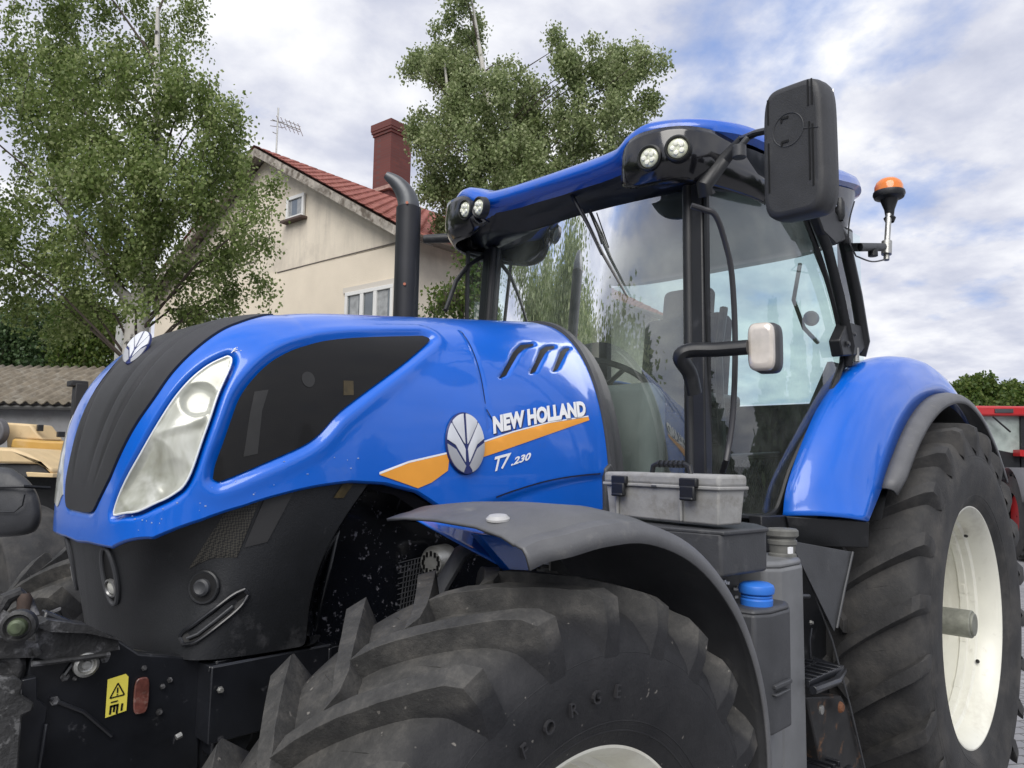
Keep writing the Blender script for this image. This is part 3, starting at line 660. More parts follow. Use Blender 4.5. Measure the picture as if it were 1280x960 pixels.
g.tube([yp(-5, 770, -.25), yp(8, 748, -.25), yp(22, 742, -.25), yp(34, 752, -.25), yp(44, 772, -.27)], [.012, .014, .014, .012, .010], 10)
g.tube([yp(-8, 800, -.26), yp(2, 775, -.26), yp(10, 765, -.26)], .012, 8)
g.tube([yp(55, 770, -.2), yp(75, 762, -.2), yp(78, 772, -.2), yp(58, 775, -.2)], .006, 6)
g.build('catch_hook', grime, TR)
g = G(); g.lathe([(-.03, .012), (.02, .014), (.03, .008)], yp(30, 760, -.26), (0, 0, 1), 10); g.build('rusty_pin', mat('dark_rust', (.05, .032, .025), .8, var=.5, vscale=30), TR)
g = G(); c = yp(-2, 838, -.33)
g.lathe([(-.05, .03), (-.04, .042), (.0, .045), (.012, .038), (.012, .020), (.004, .018), (.004, 0)], c, (-.3, -1, 0), 22); g.build('coupling_eye', grime, TR, bevel=.003)
g = G(); plate_px(g, [(-40, 848), (20, 846), (30, 853), (26, 868), (44, 880), (40, 890), (28, 895), (22, 985), (-40, 985)], -.40, .03); g.build('lift_arm', mat('worn_arm', (.05, .05, .05), .5, .3, var=.5, vscale=14, bump=.4, bscale=50, dirt=(.15, .15, .15), dscale=40, dlo=.55, dhi=.62), TR, bevel=.004)
g = G(); plate_px(g, [(28, 850), (46, 846), (47, 874), (60, 884), (56, 912), (48, 985), (20, 985)], -.36, .05); g.tube([yp(58, 905, -.37), yp(50, 960, -.37)], .004, 6); g.build('lift_arm_inner', blackm, TR, bevel=.004)
g = G(); g.lathe([(-.06, .030), (.0, .034), (.02, .03), (.02, 0)], yp(88, 880, -.18), (-.3, -1, .1), 20); g.box(yp(92, 930, -.16), (.16, .08, .30)); g.build('hitch_cylinder', blackm, TR, bevel=.005)
# ---- wheels
def wheel(name, c, R, hw, rimR, n, lh, out=-1, parent=None, rot0=0.0, sweep=18, wl=.046, m=rubber, lead=1, dish=.17, hubm=None):
    """c: centre; out = -1: outer face towards -Y"""
    par = parent or TR; W = empty(name); W.parent = par
    cx, cy, cz = c; Rc = R-lh; mid = (Rc+rimR)/2
    prof = [(-hw+.045, rimR-.012), (-hw+.03, rimR+.012), (-hw+.012, rimR+.05), (-hw-.004, mid-.01), (-hw+.002, mid+.05), (-hw+.022, Rc-.055), (-hw+.05, Rc-.024), (-hw*.55, Rc-.007), (0, Rc)]
    prof = prof+[(-a, b) for a, b in prof[-2::-1]]
    pr = spline(prof, 3, corner=80); K = 140
    P = np.array([[(cx+b*math.cos(t), cy+a, cz+b*math.sin(t)) for t in np.linspace(0, 2*PI, K+1)] for a, b in pr])
    g = G(); g.grid(P); 
    def crown(a): return np.interp(abs(a), [0, hw*.55, hw-.05, hw-.022], [Rc, Rc-.007, Rc-.024, Rc-.055])
    for side in (-1, 1):
        for k in range(n):
            t0 = rot0+2*PI*(k+(.5 if side > 0 else 0))/n
            st = []
            for q in np.linspace(0, 1, 9):
                y = side*(-.022+q*(hw-.028+.022)); dt = -math.radians(sweep)*(q*.62+.38*q**.6)*1.0
                top = R-.002-.013*q*q; wd = wl*(.86+.30*q); st.append((y, t0+lead*dt, crown(y)-.004, top, wd))
            tr2 = t0-lead*math.radians(sweep*.55)+PI/n; g.tube([(cx+(crown(q*hw)+.001)*math.cos(tr2-lead*.10*q), cy+side*q*hw, cz+(crown(q*hw)+.001)*math.sin(tr2-lead*.10*q)) for q in (.30, .5, .7, .86)], .0016, 4)
            yb = side*(hw-.028); tb = t0-lead*math.radians(sweep)
            te = tb-lead*math.radians(1.2)
            st.append((side*(hw-.004), te, Rc-.085, R-.030, wl*1.12))
            st.append((side*(hw+.004), te-lead*math.radians(.5), Rc-.10, R-.080, wl*.95))
            st.append((side*(hw+.000), te-lead*math.radians(.8), Rc-.125, R-.155, wl*.62))
            V = []
            for (y, t, rb, rt, wd) in st:
                jit = RNG.normal(0, .0012)
                for (r, dw) in ((rb, wd*.70), (rt+jit, wd*.5), (rt+jit, -wd*.5), (rb, -wd*.70)):
                    if r == rb: rr = rb
                    tt = t+dw/R; yy = y if r != rb else y-(side*.004 if abs(y) > hw-.03 else 0)
                    V.append((cx+r*math.cos(tt), cy+yy, cz+r*math.sin(tt)))
            k_ = len(st); F = [(4*i+j, 4*i+j+1, 4*i+j+5, 4*i+j+4) for i in range(k_-1) for j in range(3)]
            F += [(0, 3, 2, 1), (4*k_-4, 4*k_-3, 4*k_-2, 4*k_-1)]
            if side*lead < 0: F = [f[::-1] for f in F]
            g.add(V, F)
        # fine ribs on the sidewall and step ring
        for rr, tr in ((rimR+.028, .003), (rimR+.040, .0016), (rimR+.048, .0016), (mid+.045, .0015), (mid+.060, .002), (mid+.067, .0015)):
            yy = np.interp(rr, [p[1] for p in prof[:6]], [p[0] for p in prof[:6]])
            g.tube([(cx+rr*math.cos(t), cy-side*(-1)*yy*-1, cz+rr*math.sin(t)) for t in np.linspace(0, 2*PI, 97)], tr, 5, cap=False)
    ty = g.build('tyre', m, W, smooth=32, bevel=.004, seg=2)
    # rim: flange, barrel and dish, open to the outer side
    s = out; fl = hw-.062
    rp = [(fl-.03, rimR-.03), (fl+.004, rimR-.012), (fl+.016, rimR+.004), (fl+.022, rimR+.002), (fl+.022, rimR-.010), (fl+.010, rimR-.022), (fl-.02, rimR-.035), (fl-.05, rimR-.045), (fl-.075, rimR-.048), (fl-.085, rimR-.062), (fl-.115, rimR-.064), (fl-.120, rimR-.074), (fl-.150, rimR-.076), (fl-.156, rimR-.066), (fl-dish+.02, rimR-.066), (fl-dish, rimR-.072), (fl-dish-.02, rimR-.080), (fl-dish-.03, rimR-.12), (fl-dish-.045, rimR*.55), (fl-dish-.02, rimR*.45), (fl-dish-.02, rimR*.33), (fl-dish-.03, .02)]
    g = G(); g.lathe([(a, b) for a, b in rp], (cx, cy, cz), (0, s, 0), 96)
    rim = g.build('rim', cream, W, smooth=30)
    return W, ty, rim
FW = dict(R=.720, hw=.232, rimR=.405, n=23, lh=.044)
def tyremat(name, cz, Rd):
    m = bpy.data.materials.new(name); m.use_nodes = True; t = m.node_tree; b = t.nodes['Principled BSDF']; b.inputs['Specular IOR Level'].default_value = .35
    co = t.nodes.new('ShaderNodeTexCoord').outputs['Object']; sp = t.nodes.new('ShaderNodeSeparateXYZ'); t.links.new(co, sp.inputs[0])
    dz = mth('SUBTRACT', sp.outputs[2], cz, t); rr = mth('SQRT', mth('ADD', mth('MULTIPLY', sp.outputs[0], sp.outputs[0], t), mth('MULTIPLY', dz, dz, t), t), None, t)
    nz = noise(t, co, 7, 8, .65)
    k = t.nodes.new('ShaderNodeMapRange'); k.interpolation_type = 'SMOOTHSTEP'; t.links.new(mth('ADD', rr, mth('MULTIPLY', mth('SUBTRACT', nz, .5, t), .05, t), t), k.inputs[0]); k.inputs[1].default_value = Rd; k.inputs[2].default_value = Rd+.035
    nz2 = noise(t, co, 16, 10, .72)
    tread = ramp(t, nz2, [(.32, (.028, .028, .028)), (.50, (.050, .049, .047)), (.64, (.085, .081, .075)), (.78, (.17, .155, .135))])
    side = ramp(t, nz, [(.35, (.013, .0135, .016)), (.75, (.030, .030, .032))])
    mm = t.nodes.new('ShaderNodeMixRGB'); t.links.new(k.outputs[0], mm.inputs[0]); t.links.new(side, mm.inputs[1]); t.links.new(tread, mm.inputs[2])
    sc = ramp(t, noise(t, co, 55, 2, .5), [(.72, (0, 0, 0)), (.76, (1, 1, 1))]); m2 = t.nodes.new('ShaderNodeMixRGB'); t.links.new(mth('MULTIPLY', sc, .5, t), m2.inputs[0]); t.links.new(mm.outputs[0], m2.inputs[1]); m2.inputs[2].default_value = (.30, .28, .25, 1)
    t.links.new(m2.outputs[0], b.inputs['Base Color']); b.inputs['Roughness'].default_value = .68
    bn = t.nodes.new('ShaderNodeBump'); bn.inputs['Strength'].default_value = .45; bn.inputs['Distance'].default_value = .008; t.links.new(noise(t, co, 45, 8, .7), bn.inputs['Height']); t.links.new(bn.outputs[0], b.inputs['Normal'])
    return m
rubber_w = tyremat('front_tyre_rubber', .69, .635)
fw, fty, frim = wheel('front_wheel', (0, -.918, .69), rot0=math.radians(122), m=rubber_w, **FW)
fw2, _, _ = wheel('front_wheel', (0, .895, .69), rot0=math.radians(119), m=rubber_w, out=1, **FW)
RW = dict(R=.945, hw=.295, rimR=.548, n=23, lh=.046, wl=.052, sweep=15)
rw, rty, rrim = wheel('rear_wheel', (2.884, -.835, .92), rot0=math.radians(150.9+16), m=rubber, dish=.30, **RW)
rw2, _, _ = wheel('rear_wheel', (2.884, .835, .92), rot0=math.radians(147), m=rubber, out=1, **RW)
# embossed letters on the near front sidewall
def sidewall_text(body, a0, da, r, size, par, c, y, m):
    for i, ch in enumerate(body):
        if ch == ' ': continue
        g = G()
        V, F = text_mesh(ch, size, 0, .0); w_ = V[:, 0].max(); V = V-np.array([w_/2, 0]); t = math.radians(a0-da*i)
        er = np.array([math.cos(t), 0, math.sin(t)]); et = np.array([math.sin(t), 0, -math.cos(t)]); b = len(g.v)
        top = [np.array([c[0], y-.0035, c[2]])+er*(r+v[1])+et*v[0] for v in V]; bot = [np.array([c[0], y+.01, c[2]])+er*(r+v[1])+et*v[0] for v in V]
        g.add(top, F)
        # skirts along boundary edges
        ec = {}
        for f in F:
            for k in range(len(f)):
                e = (f[k], f[(k+1) % len(f)]); ec[e] = 1
        off = len(g.v); g.add(bot, [])
        for (p, q) in ec:
            if (q, p) not in ec: g.f.append((b+p, b+q, off+q, off+p)); g.mi.append(0)
        g.build('raised_letter', m, par, smooth=0)
tyre_let = mat('tyre_lettering', (.020, .020, .023), .65, var=.2)
sidewall_text('FORGE', 114.9, 7.5, .503, .036, fw, (0, 0, .69), -1.1555, tyre_let)
g = G(); g.tube([(2.884, -.62, .92), (2.884, -1.085, .92)], .063, 28); g.tube([(2.884, -1.07, .92), (2.884, -1.095, .92)], .052, 24); g.build('axle_shaft', shaftm, rw, bevel=.004)
for k in range(10):
    g = G(); a = 2*PI*k/10; g.lathe([(0, .016), (.02, .015), (.022, 0)], (2.884+.20*math.cos(a), -.76+.02, .92+.20*math.sin(a)), (0, -1, 0), 6); g.build('wheel_nut', metal, rw, smooth=20)
for k in range(12):
    a = 2*PI*k/12+.2; g = G(); g.box((2.884+.476*math.cos(a), -.93, .92+.476*math.sin(a)), (.012, .030, .05), Matrix.Rotation(-a, 3, 'Y')); g.build('weld_tab', cream, rrim, bevel=.003)
for a in (.9, 2.4, -.55, -2.2):
    g = G(); g.lathe([(0, .010), (.006, .009), (.007, 0)], (2.884+.487*math.cos(a), -1.0, .92+.487*math.sin(a)), (-math.cos(a), 0, -math.sin(a)), 10); g.build('rim_hole', inky, rrim)
g = G(); g.lathe([(0, .011), (.012, .009), (.013, 0)], (2.884+.335*math.cos(-.9), -.80, .92+.335*math.sin(-.9)), (0, -1, 0), 12); g.build('valve_hole', inky, rw)
g = G(); g.tube([(0, -.62, .69), (0, -.98, .69)], .13, 26); g.tube([(0, -.98, .69), (0, -1.03, .69)], [.13, .09], 26); g.build('hub', cream, fw, bevel=.006)

# ---- front mudguards
def mudguard(sd):
    th = [102.5, 99.5, 96, 90, 80, 68, 56, 44, 32, 20, 6]
    ro = [.806, .810, .812, .822, .830, .828, .815, .795, .765, .725, .68]
    cz = .69; rows = []
    for t, r in zip(th, ro):
        a = math.radians(t); row = []
        fr = np.clip((t-90)/10.5, 0, 1)**1.5
        for j, (y, dr) in enumerate([(-.63, .016), (-.72, .026), (-.85, .032), (-1.0, .032), (-1.085, .022), (-1.115, .013), (-1.122, .010), (-1.128, .011), (-1.148, .006), (-1.156, -.006), (-1.160, -.030)]):
            inner = (1.16+y)/.53                      # 1 at inner edge
            aa = a-fr*inner*math.radians(3.5)         
            rr = r+dr; x = rr*math.cos(aa)-fr*inner*0.0
            row.append((x, y+(1-inner)*fr*.045, cz+rr*math.sin(aa)))
        rows.append(row)
    P = np.array(rows); a_, b_ = P.shape[:2]
    # smooth resample along the arc
    Q = np.array([spline([tuple(P[i, j]) for i in range(a_)], 5) for j in range(b_)]).transpose(1, 0, 2)
    if sd > 0: Q = Q*np.array([1, -1, 1])
    g = G(); g.grid(Q, flip=(sd > 0))
    o = g.build('front_mudguard', greyp, TR, smooth=40); md = o.modifiers.new('s', 'SOLIDIFY'); md.thickness = .006; md.offset = 1 if sd < 0 else 1
    return o
mg = mudguard(-1); mudguard(1)
g = G(); pc = Vector((-.120, -.985, 1.527)); g.lathe([(0, .024), (.004, .024), (.010, .018), (.012, 0)], pc, (-.12, -.06, 1), 24); g.build('cap', mat('pale_cap', (.42, .42, .42), .4), mg)
g = G(); Bk = [yp(598, 668, -.80), yp(618, 690, -.80), yp(640, 717, -.82), yp(655, 719, -.83), yp(678, 706, -.85), yp(708, 690, -.86), yp(690, 675, -.84)]; g.prism(Bk, (0, .03, .0)); g.prism([Bk[0]+Vector((0, .25, .02)), Bk[2], Bk[3], Bk[5], Bk[5]+Vector((0, .25, .02))], (0, 0, .008)); g.build('mudguard_bracket', blue, mg, bevel=.003)
g = G(); g.tube([(v.x, v.y, v.z) for v in [Vector((.05, -.58, 1.22)), Vector((.065, -.60, 1.33)), Vector((.11, -.62, 1.41)), Vector((.20, -.66, 1.455)), Vector((.4, -.72, 1.46))]], .017, 12, sq=(1.5, .8)); g.build('mudguard_arm', darkgrey, mg)

# ---- rear mudguards
def lerp3(L, n=6): return np.array(spline(L, n))
def rear_guard(sd):
    C = (2.884, .92)
    def pt(t, r, y): a = math.radians(t); return (C[0]+r*math.cos(a), y, C[1]+r*math.sin(a))
    inn = [(1.60, -.775, 1.452), (1.645, -.78, 1.585), (1.84, -.785, 1.81), (2.05, -.79, 1.985), (2.28, -.795, 2.10), (2.55, -.80, 2.145), (2.9, -.80, 2.14), (3.25, -.80, 2.06), (3.6, -.80, 1.84), (3.8, -.8, 1.55)]
    o_ = [pt(153.5, 1.155, -1.0), pt(144, 1.085, -1.0), pt(133, 1.065, -1.0), pt(122, 1.062, -1.0), pt(110, 1.066, -1.0), pt(97, 1.073, -1.0), pt(84, 1.085, -1.0), pt(68, 1.08, -1.0), pt(50, 1.06, -1.0), pt(35, 1.04, -1.0)]
    fl = [None, pt(142, 1.075, -1.0)]
    A = lerp3(inn); B = lerp3(o_); n = len(A); rows = []
    for i in range(n):
        k = i/(n-1); a, b = A[i], B[i]; cen = np.array([C[0], -.9, C[1]]); d = (a+b)/2-cen; d[1] = 0; d /= np.linalg.norm(d)
        bulge = .030+.05*min(1, k*3)
        rows.append([a*(1-t)+b*t+(d*bulge+np.array([0, -.03, 0]))*math.sin(PI*t)**.9 for t in np.linspace(0, 1, 9)])
    P = np.array(rows); 
    if sd > 0: P = P*np.array([1, -1, 1])
    g = G(); g.grid(P, flip=sd > 0); o = g.build('rear_mudguard', blue, TR, smooth=45); md = o.modifiers.new('s', 'SOLIDIFY'); md.thickness = .012; md.offset = -1 if sd < 0 else -1
    # black flare
    rows = []
    for t, w_ in zip(np.linspace(144, 40, 40), np.interp(np.linspace(144, 40, 40), [40, 60, 125, 139, 144], [.10, .085, .065, .062, .045])):
        r0 = np.interp(-t, [-153.5, -144, -133, -122, -110, -97, -84, -68, -50, -35], [1.155, 1.085, 1.065, 1.062, 1.066, 1.073, 1.085, 1.08, 1.06, 1.04])
        rows.append([pt(t, r0+.002, -.995), pt(t, r0+.004, -1.0-w_*.35), pt(t, r0-.004, -1.0-w_*.75), pt(t, r0-.016, -1.0-w_*.95), pt(t, r0-.035, -1.0-w_), pt(t, r0-.05, -1.0-w_)])
    P = np.array(rows)
    if sd > 0: P = P*np.array([1, -1, 1])
    g = G(); g.grid(P, flip=sd > 0); f = g.build('flare', greyp, o, smooth=45); md = f.modifiers.new('s', 'SOLIDIFY'); md.thickness = .008; md.offset = -1
    # dark inner liner
    rows = [[pt(t, .99, -.55), pt(t, 1.0, -.8), pt(t, 1.03, -1.0)] for t in np.linspace(150, 30, 30)]
    P = np.array(rows)*np.array([1, -1 if sd > 0 else 1, 1]); g = G(); g.grid(P); g.build('liner', blackp, o, smooth=45)
    return o
rg = rear_guard(-1); rear_guard(1)
# dark panels below the blue guard and behind the steps
g = G(); g.prism([(1.58, -.80, 1.452), (1.86, -1.0, 1.432), (1.90, -.98, 1.33), (1.63, -.80, 1.34)], (.02, .03, 0)); g.prism([(1.40, -.79, 1.46), (1.60, -.79, 1.455), (1.66, -.79, 1.33), (1.40, -.79, 1.33)], (0, .05, 0)); g.build('guard_skirt', blackp, TR, bevel=.004)
g = G(); g.prism([yp(988, 676, -.86), yp(1066, 690, -.96), yp(1060, 715, -.96), yp(1047, 775, -.95), yp(1043, 790, -.95)], (.008, .012, 0)); g.build('heat_shield', darkgrey, TR, bevel=.002)
g = G(); g.tube([yp(1066, 690, -.965), yp(1056, 735, -.962), yp(1046, 785, -.955)], .005, 8); g.tube([yp(1003, 702, -.88), yp(1040, 800, -.93), yp(1062, 880, -.96), yp(1082, 965, -.96)], .004, 8); g.build('shield_edge', darkgrey, TR)
g = G(); g.box((1.9, -.62, 1.05), (.9, .3, .7)); g.box((1.3, -.5, 1.15), (.9, .5, .55)); g.build('cab_underbody', blackp, TR, bevel=.02)

# ---- toolbox
tb = empty('toolbox'); tb.parent = TR
bx = Vector((.15, .989, 0)).normalized(); by = Vector((.989, -.15, 0)).normalized(); b0 = Vector((.672, -1.028, 1.478))
def rbox(g, o, a, b, la, lb, h, tap=0.0): 
    g.prism([o-a*0+Vector((0, 0, 0)), o+b*lb, o+b*lb+a*la, o+a*la], (0, 0, h))
Ltb, Wtb = .435, .115
g = G(); q = [b0+bx*.008+by*.006, b0+by*(Wtb-.006)+bx*.008, b0+by*(Wtb-.006)+bx*(Ltb-.008), b0+bx*(Ltb-.008)+by*.006]; t_ = [b0, b0+by*Wtb, b0+by*Wtb+bx*Ltb, b0+bx*Ltb]
up = Vector((0, 0, .098)); g.add(q+[v+up for v in t_], [(3, 2, 1, 0), (4, 5, 6, 7), (0, 1, 5, 4), (1, 2, 6, 5), (2, 3, 7, 6), (3, 0, 4, 7)])
for k in (.30, .88): 
    c = b0+bx*(Ltb*k)-by*.001+Vector((0, 0, .046)); g.box(c, (.012, .012, .088), Matrix.Rotation(math.atan2(bx.y, bx.x), 3, 'Z'))
g.build('body', boxgrey, tb, bevel=.008, seg=3)
RZ = Matrix.Rotation(math.atan2(bx.y, bx.x), 3, 'Z')
g = G(); c = b0+bx*Ltb/2+by*Wtb/2; g.box(c+Vector((0, 0, .119)), (Ltb+.012, Wtb+.012, .036), RZ); lid = g.build('lid', boxgrey, tb, bevel=.011, seg=3)
g = G(); g.box(c+Vector((0, 0, .100)), (Ltb+.016, Wtb+.016, .010), RZ); g.build('lid_rim', boxgrey, lid, bevel=.003)
for k in (.21, .83):
    g = G(); cl = b0+bx*Ltb*k-by*.014
    g.box(cl+Vector((0, 0, .113)), (.062, .014, .026), RZ); g.box(cl+Vector((0, 0, .084))-by*.004, (.052, .014, .040), RZ); g.box(cl+Vector((0, 0, .068))-by*.010, (.046, .010, .010), RZ)
    g.build('latch', blackp, tb, bevel=.004)
g = G(); hc = c+Vector((0, 0, .137)); g.tube([hc-bx*.075, hc-bx*.07+Vector((0, 0, .020)), hc-bx*.055+Vector((0, 0, .026)), hc+bx*.055+Vector((0, 0, .026)), hc+bx*.07+Vector((0, 0, .020)), hc+bx*.075], .008, 10)
for k in np.linspace(-.045, .045, 6): g.tube([hc+bx*(k-.004)+Vector((0, 0, .027)), hc+bx*(k+.004)+Vector((0, 0, .027))], .0115, 10)
g.build('handle', blackp, tb)
g = G(); g.box(b0+bx*Ltb*.52-by*.006+Vector((0, 0, .098)), (.022, .006, .008), RZ); g.build('lid_tab', darkgrey, tb, bevel=.002)
# ---- battery box and lower locker
g = G(); bb = [(.655, -1.045), (.87, -1.065), (.965, -.985), (1.02, -.88), (1.02, -.55), (.62, -.55)]
g.prism([(x, y, 1.345) for x, y in bb], (0, 0, .118)); bbx = g.build('battery_box', darkgrey, TR, bevel=.010, seg=3)
g = G(); g.prism([(.645+(x-.645)*1.01, y*1.006, 1.455) for x, y in bb], (0, 0, .012)); g.build('box_lid', darkgrey, bbx, bevel=.004)
g = G(); g.prism([(.69, -.985, 1.05), (.86, -.985, 1.05), (1.0, -.88, 1.05), (1.0, -.55, 1.05), (.66, -.55, 1.05)], (0, 0, .288)); g.build('locker', blackp, TR, bevel=.008)
g = G()
for k in range(16): g.box(yp(random.uniform(903, 924), random.uniform(722, 752), -.990), (random.uniform(.003, .010), .006, random.uniform(.003, .008)))
g.build('label_fragments', white, TR, smooth=0)['kind'] = 'stuff'
# ---- blue-capped additive tank
g = G(); tp = [(.725, -.99), (.738, -1.09), (.79, -1.115), (.90, -1.115), (.955, -1.09), (.97, -.99), (.97, -.92), (.725, -.92)]
def ext(g, poly, z0, z1, k0=1.0, k1=1.0):
    c = Vector((sum(p[0] for p in poly)/len(poly), sum(p[1] for p in poly)/len(poly), 0)); n = len(poly)
    lo = [Vector((c.x+(p[0]-c.x)*k0, c.y+(p[1]-c.y)*k0, z0)) for p in poly]; hi = [Vector((c.x+(p[0]-c.x)*k1, c.y+(p[1]-c.y)*k1, z1)) for p in poly]
    g.add(lo+hi, [tuple(range(n-1, -1, -1)), tuple(range(n, 2*n))]+[(i, (i+1) % n, n+(i+1) % n, n+i) for i in range(n)])
ext(g, tp, .93, 1.245, .98, 1); ext(g, tp, 1.245, 1.258, 1, .90)
at = g.build('additive_tank', darkgrey, TR, bevel=.010, seg=3)
g = G(); g.box((.84, -1.118, 1.055), (.10, .012, .012)); g.box((.83, -1.118, 1.035), (.085, .016, .007)); g.build('tank_grip', darkgrey, at, bevel=.003)
cc = yp(946, 768, -1.055); cc.z = 1.252
g = G(); g.lathe([(0, .036), (.004, .043), (.022, .044), (.026, .040), (.030, .044), (.034, .040)], cc, (0, 0, 1), 32); g.lathe([(.034, .038), (.038, .047), (.050, .049), (.060, .046), (.066, .036), (.067, 0)], cc, (0, 0, 1), 32)
g.build('filler_cap', bluecap, at, bevel=.0015)
# ---- fuel tank with filler neck
g = G(); ft = [(1.045, -.90), (1.055, -.965), (1.10, -1.0), (1.25, -1.0), (1.305, -.975), (1.32, -.90), (1.32, -.55), (1.045, -.55)]
ext(g, ft, .60, 1.325, 1, 1); ext(g, ft, 1.325, 1.345, 1, .93); tk = g.build('fuel_tank', tankgrey, TR, bevel=.014, seg=3)
g = G(); g.box((1.03, -.93, .83), (.03, .09, .02)); g.prism([(.86, -1.02, .58), (1.05, -1.02, .58), (1.05, -1.02, .90), (.90, -1.02, .915)], (0, .25, 0)); g.build('tank_foot', tankgrey, tk, bevel=.012)
fc_ = yp(978, 690, -.93); fc_.z = 1.34
g = G(); g.lathe([(0, .046), (.012, .044), (.016, .040), (.040, .042), (.044, .046), (.056, .047), (.060, .042), (.066, .042)], fc_, (0, 0, 1), 32); g.lathe([(.066, .046), (.072, .052), (.088, .052), (.094, .046), (.096, 0)], fc_, (0, 0, 1), 32); g.build('filler_cap', mat('cap_grey', (.13, .13, .12), .6, var=.2, vscale=30), tk)
g = G(); g.box(yp(988, 688, -.985)+Vector((0, 0, .0)), (.022, .008, .02)); g.build('cap_tag', white, tk)
g = G(); g.box((1.12, -.98, .57), (.5, .2, .03)); g.prism([(1.0, -1.04, .60), (1.36, -1.04, .67), (1.36, -1.04, .64), (1.0, -1.04, .55)], (0, .1, 0)); g.build('tank_strap', blackm, TR, bevel=.004)
# ---- steps
g = G(); s0 = (1.38, -.92, .93)
for k in range(6): g.box((1.28+.045*k, -.93, .955), (.016, .17, .02))
for y in (-.85, -.93, -1.01): g.box((1.39, y, .952), (.28, .012, .022))
g.tube([(1.24, -1.03, .94), (1.42, -1.035, .935), (1.54, -1.01, .94), (1.56, -.9, .95)], .014, 8); st_ = g.build('step', blackm, TR, bevel=.002)
g = G()
for k in range(5): g.box((1.40+.04*k, -.88, .62), (.014, .2, .02))
g.tube([(1.3, -1.0, .60), (1.6, -1.0, .60)], .014, 8); g.build('step', blackm, TR, bevel=.002)
g = G(); g.prism([yp(1008, 872, -.93), yp(1052, 870, -.95), yp(1062, 890, -.95), yp(1085, 975, -.95), yp(1030, 975, -.93)], (0, .05, 0)); g.build('step_hanger', mat('rusty_black', (.018, .018, .019), .5, var=.4, vscale=10, dirt=(.22, .11, .05), dscale=14, dlo=.56, dhi=.74), TR, bevel=.006)
g = G(); g.lathe([(0, .02), (.006, .018), (.012, .012), (.012, 0)], yp(1050, 884, -.965), (0, -1, 0), 16); g.build('rust_boss', rust, TR)
g = G(); g.lathe([(0, .016), (.006, .015), (.008, 0)], yp(1026, 887, -.965), (0, -1, 0), 16); g.build('bolt_head', metal, TR)
g = G(); g.tube([yp(1014, 785, -.9), yp(1012, 800, -.9), yp(1013, 830, -.9)], .005, 6); g.tube([yp(1000, 745, -.9), yp(1010, 745, -.9)], .010, 8); g.build('brake_pipe', blackm, TR)
for p in ((1013, 778), (1013, 832)): bolt(yp(p[0], p[1], -.905), .006, .01, metal)

# ================================================================== CAB
# frame
g = G()
def bar(g, pts, w_, d_, mi=0):
    """rectangular-section bar along pts; w_ along X, d_ along Y"""
    P = [Vector(p) for p in pts]; n = len(P); V = []
    for p in P: V += [p+Vector((-w_/2, -d_/2, 0)), p+Vector((w_/2, -d_/2, 0)), p+Vector((w_/2, d_/2, 0)), p+Vector((-w_/2, d_/2, 0))]
    F = [(4*i+j, 4*i+(j+1) % 4, 4*i+4+(j+1) % 4, 4*i+4+j) for i in range(n-1) for j in range(4)]+[(3, 2, 1, 0), (4*n-4, 4*n-3, 4*n-2, 4*n-1)]
    g.add(V, F, mi)
def wsx(v, t):      # windshield plane (without its bulge): t 0 bottom .. 1 top
    k = (v+.645)/1.29; return (1.205*(1-k)+1.285*k)*(1-t)+(1.275*(1-k)+1.36*k)*t
for s in (1, -1):
    g = G(); rows = [(wsx(.65*s, t)+.012, s*(.652*(1-t)+.605*t), 1.20+1.50*t) for t in (0, .5, 1)]
    bar(g, rows, .05, .075); g.tube([(x-.014, y-s*.028, z) for x, y, z in rows], .022, 10)
    g.build('front_pillar', blackp, TR, smooth=40, bevel=.006)
for s in (1, -1):
    g = G(); g.tube([(1.79, s*-.83, 2.70), (1.93, s*-.84, 2.55), (2.05, s*-.84, 2.36), (2.145, s*-.84, 2.16), (2.16, s*-.82, 2.08)], .022, 10, sq=(1, .8)); g.build('door_post', blackp, TR, smooth=40)
    g = G(); g.tube([(2.02, s*-.80, 2.74), (2.12, s*-.84, 2.62), (2.24, s*-.84, 2.40), (2.315, s*-.84, 2.20), (2.32, s*-.82, 2.14)], .026, 10); rear_p = g.build('rear_post', blackp, TR, smooth=40)
    g = G(); g.box((2.45, s*-.72, 2.4), (.06, .06, .75)); g.build('rear_pillar', blackp, TR, bevel=.01)
g = G(); g.prism([yp(1050, 425, -.85), yp(1060, 402, -.85), yp(1080, 408, -.85), yp(1084, 432, -.85), yp(1074, 444, -.85), yp(1054, 445, -.85)], (0, .05, 0)); hg = g.build('hinge_plate', blackp, rear_p, bevel=.006)
bolt(yp(1060, 430, -.855), .010, .008, darkgrey, rear_p); bolt(yp(1068, 418, -.855), .008, .008, darkgrey, rear_p)
g = G(); g.lathe([(0, .014), (.06, .014), (.06, 0)], yp(1070, 452, -.84), (0, 0, 1), 12); g.build('pillar_foot', metal, rear_p)
g = G(); g.prism([yp(1020, 262, -.86), yp(1040, 258, -.86), yp(1052, 275, -.86), yp(1058, 300, -.86), yp(1046, 306, -.86), yp(1030, 290, -.86)], (0, .04, 0)); g.build('upper_hinge', blackp, rear_p, bevel=.008)
g = G(); g.lathe([(-.05, .012), (-.03, .02), (.03, .02), (.05, .012)], yp(1050, 262, -.86), (0, 0, 1), 12); g.build('hinge_knob', blackp, rear_p)
# sills and cross members
g = G(); g.box((1.8, 0, 1.33), (1.15, 1.50, .10)); g.build('cab_floor', blackp, TR, bevel=.01)
g = G(); g.box((1.275, 0, 1.24), (.05, 1.3, .10)); g.build('lower_rail', blackp, TR, bevel=.01)
g = G(); g.box((1.34, 0, 2.74), (.06, 1.2, .06)); g.build('upper_rail', blackp, TR, bevel=.01)
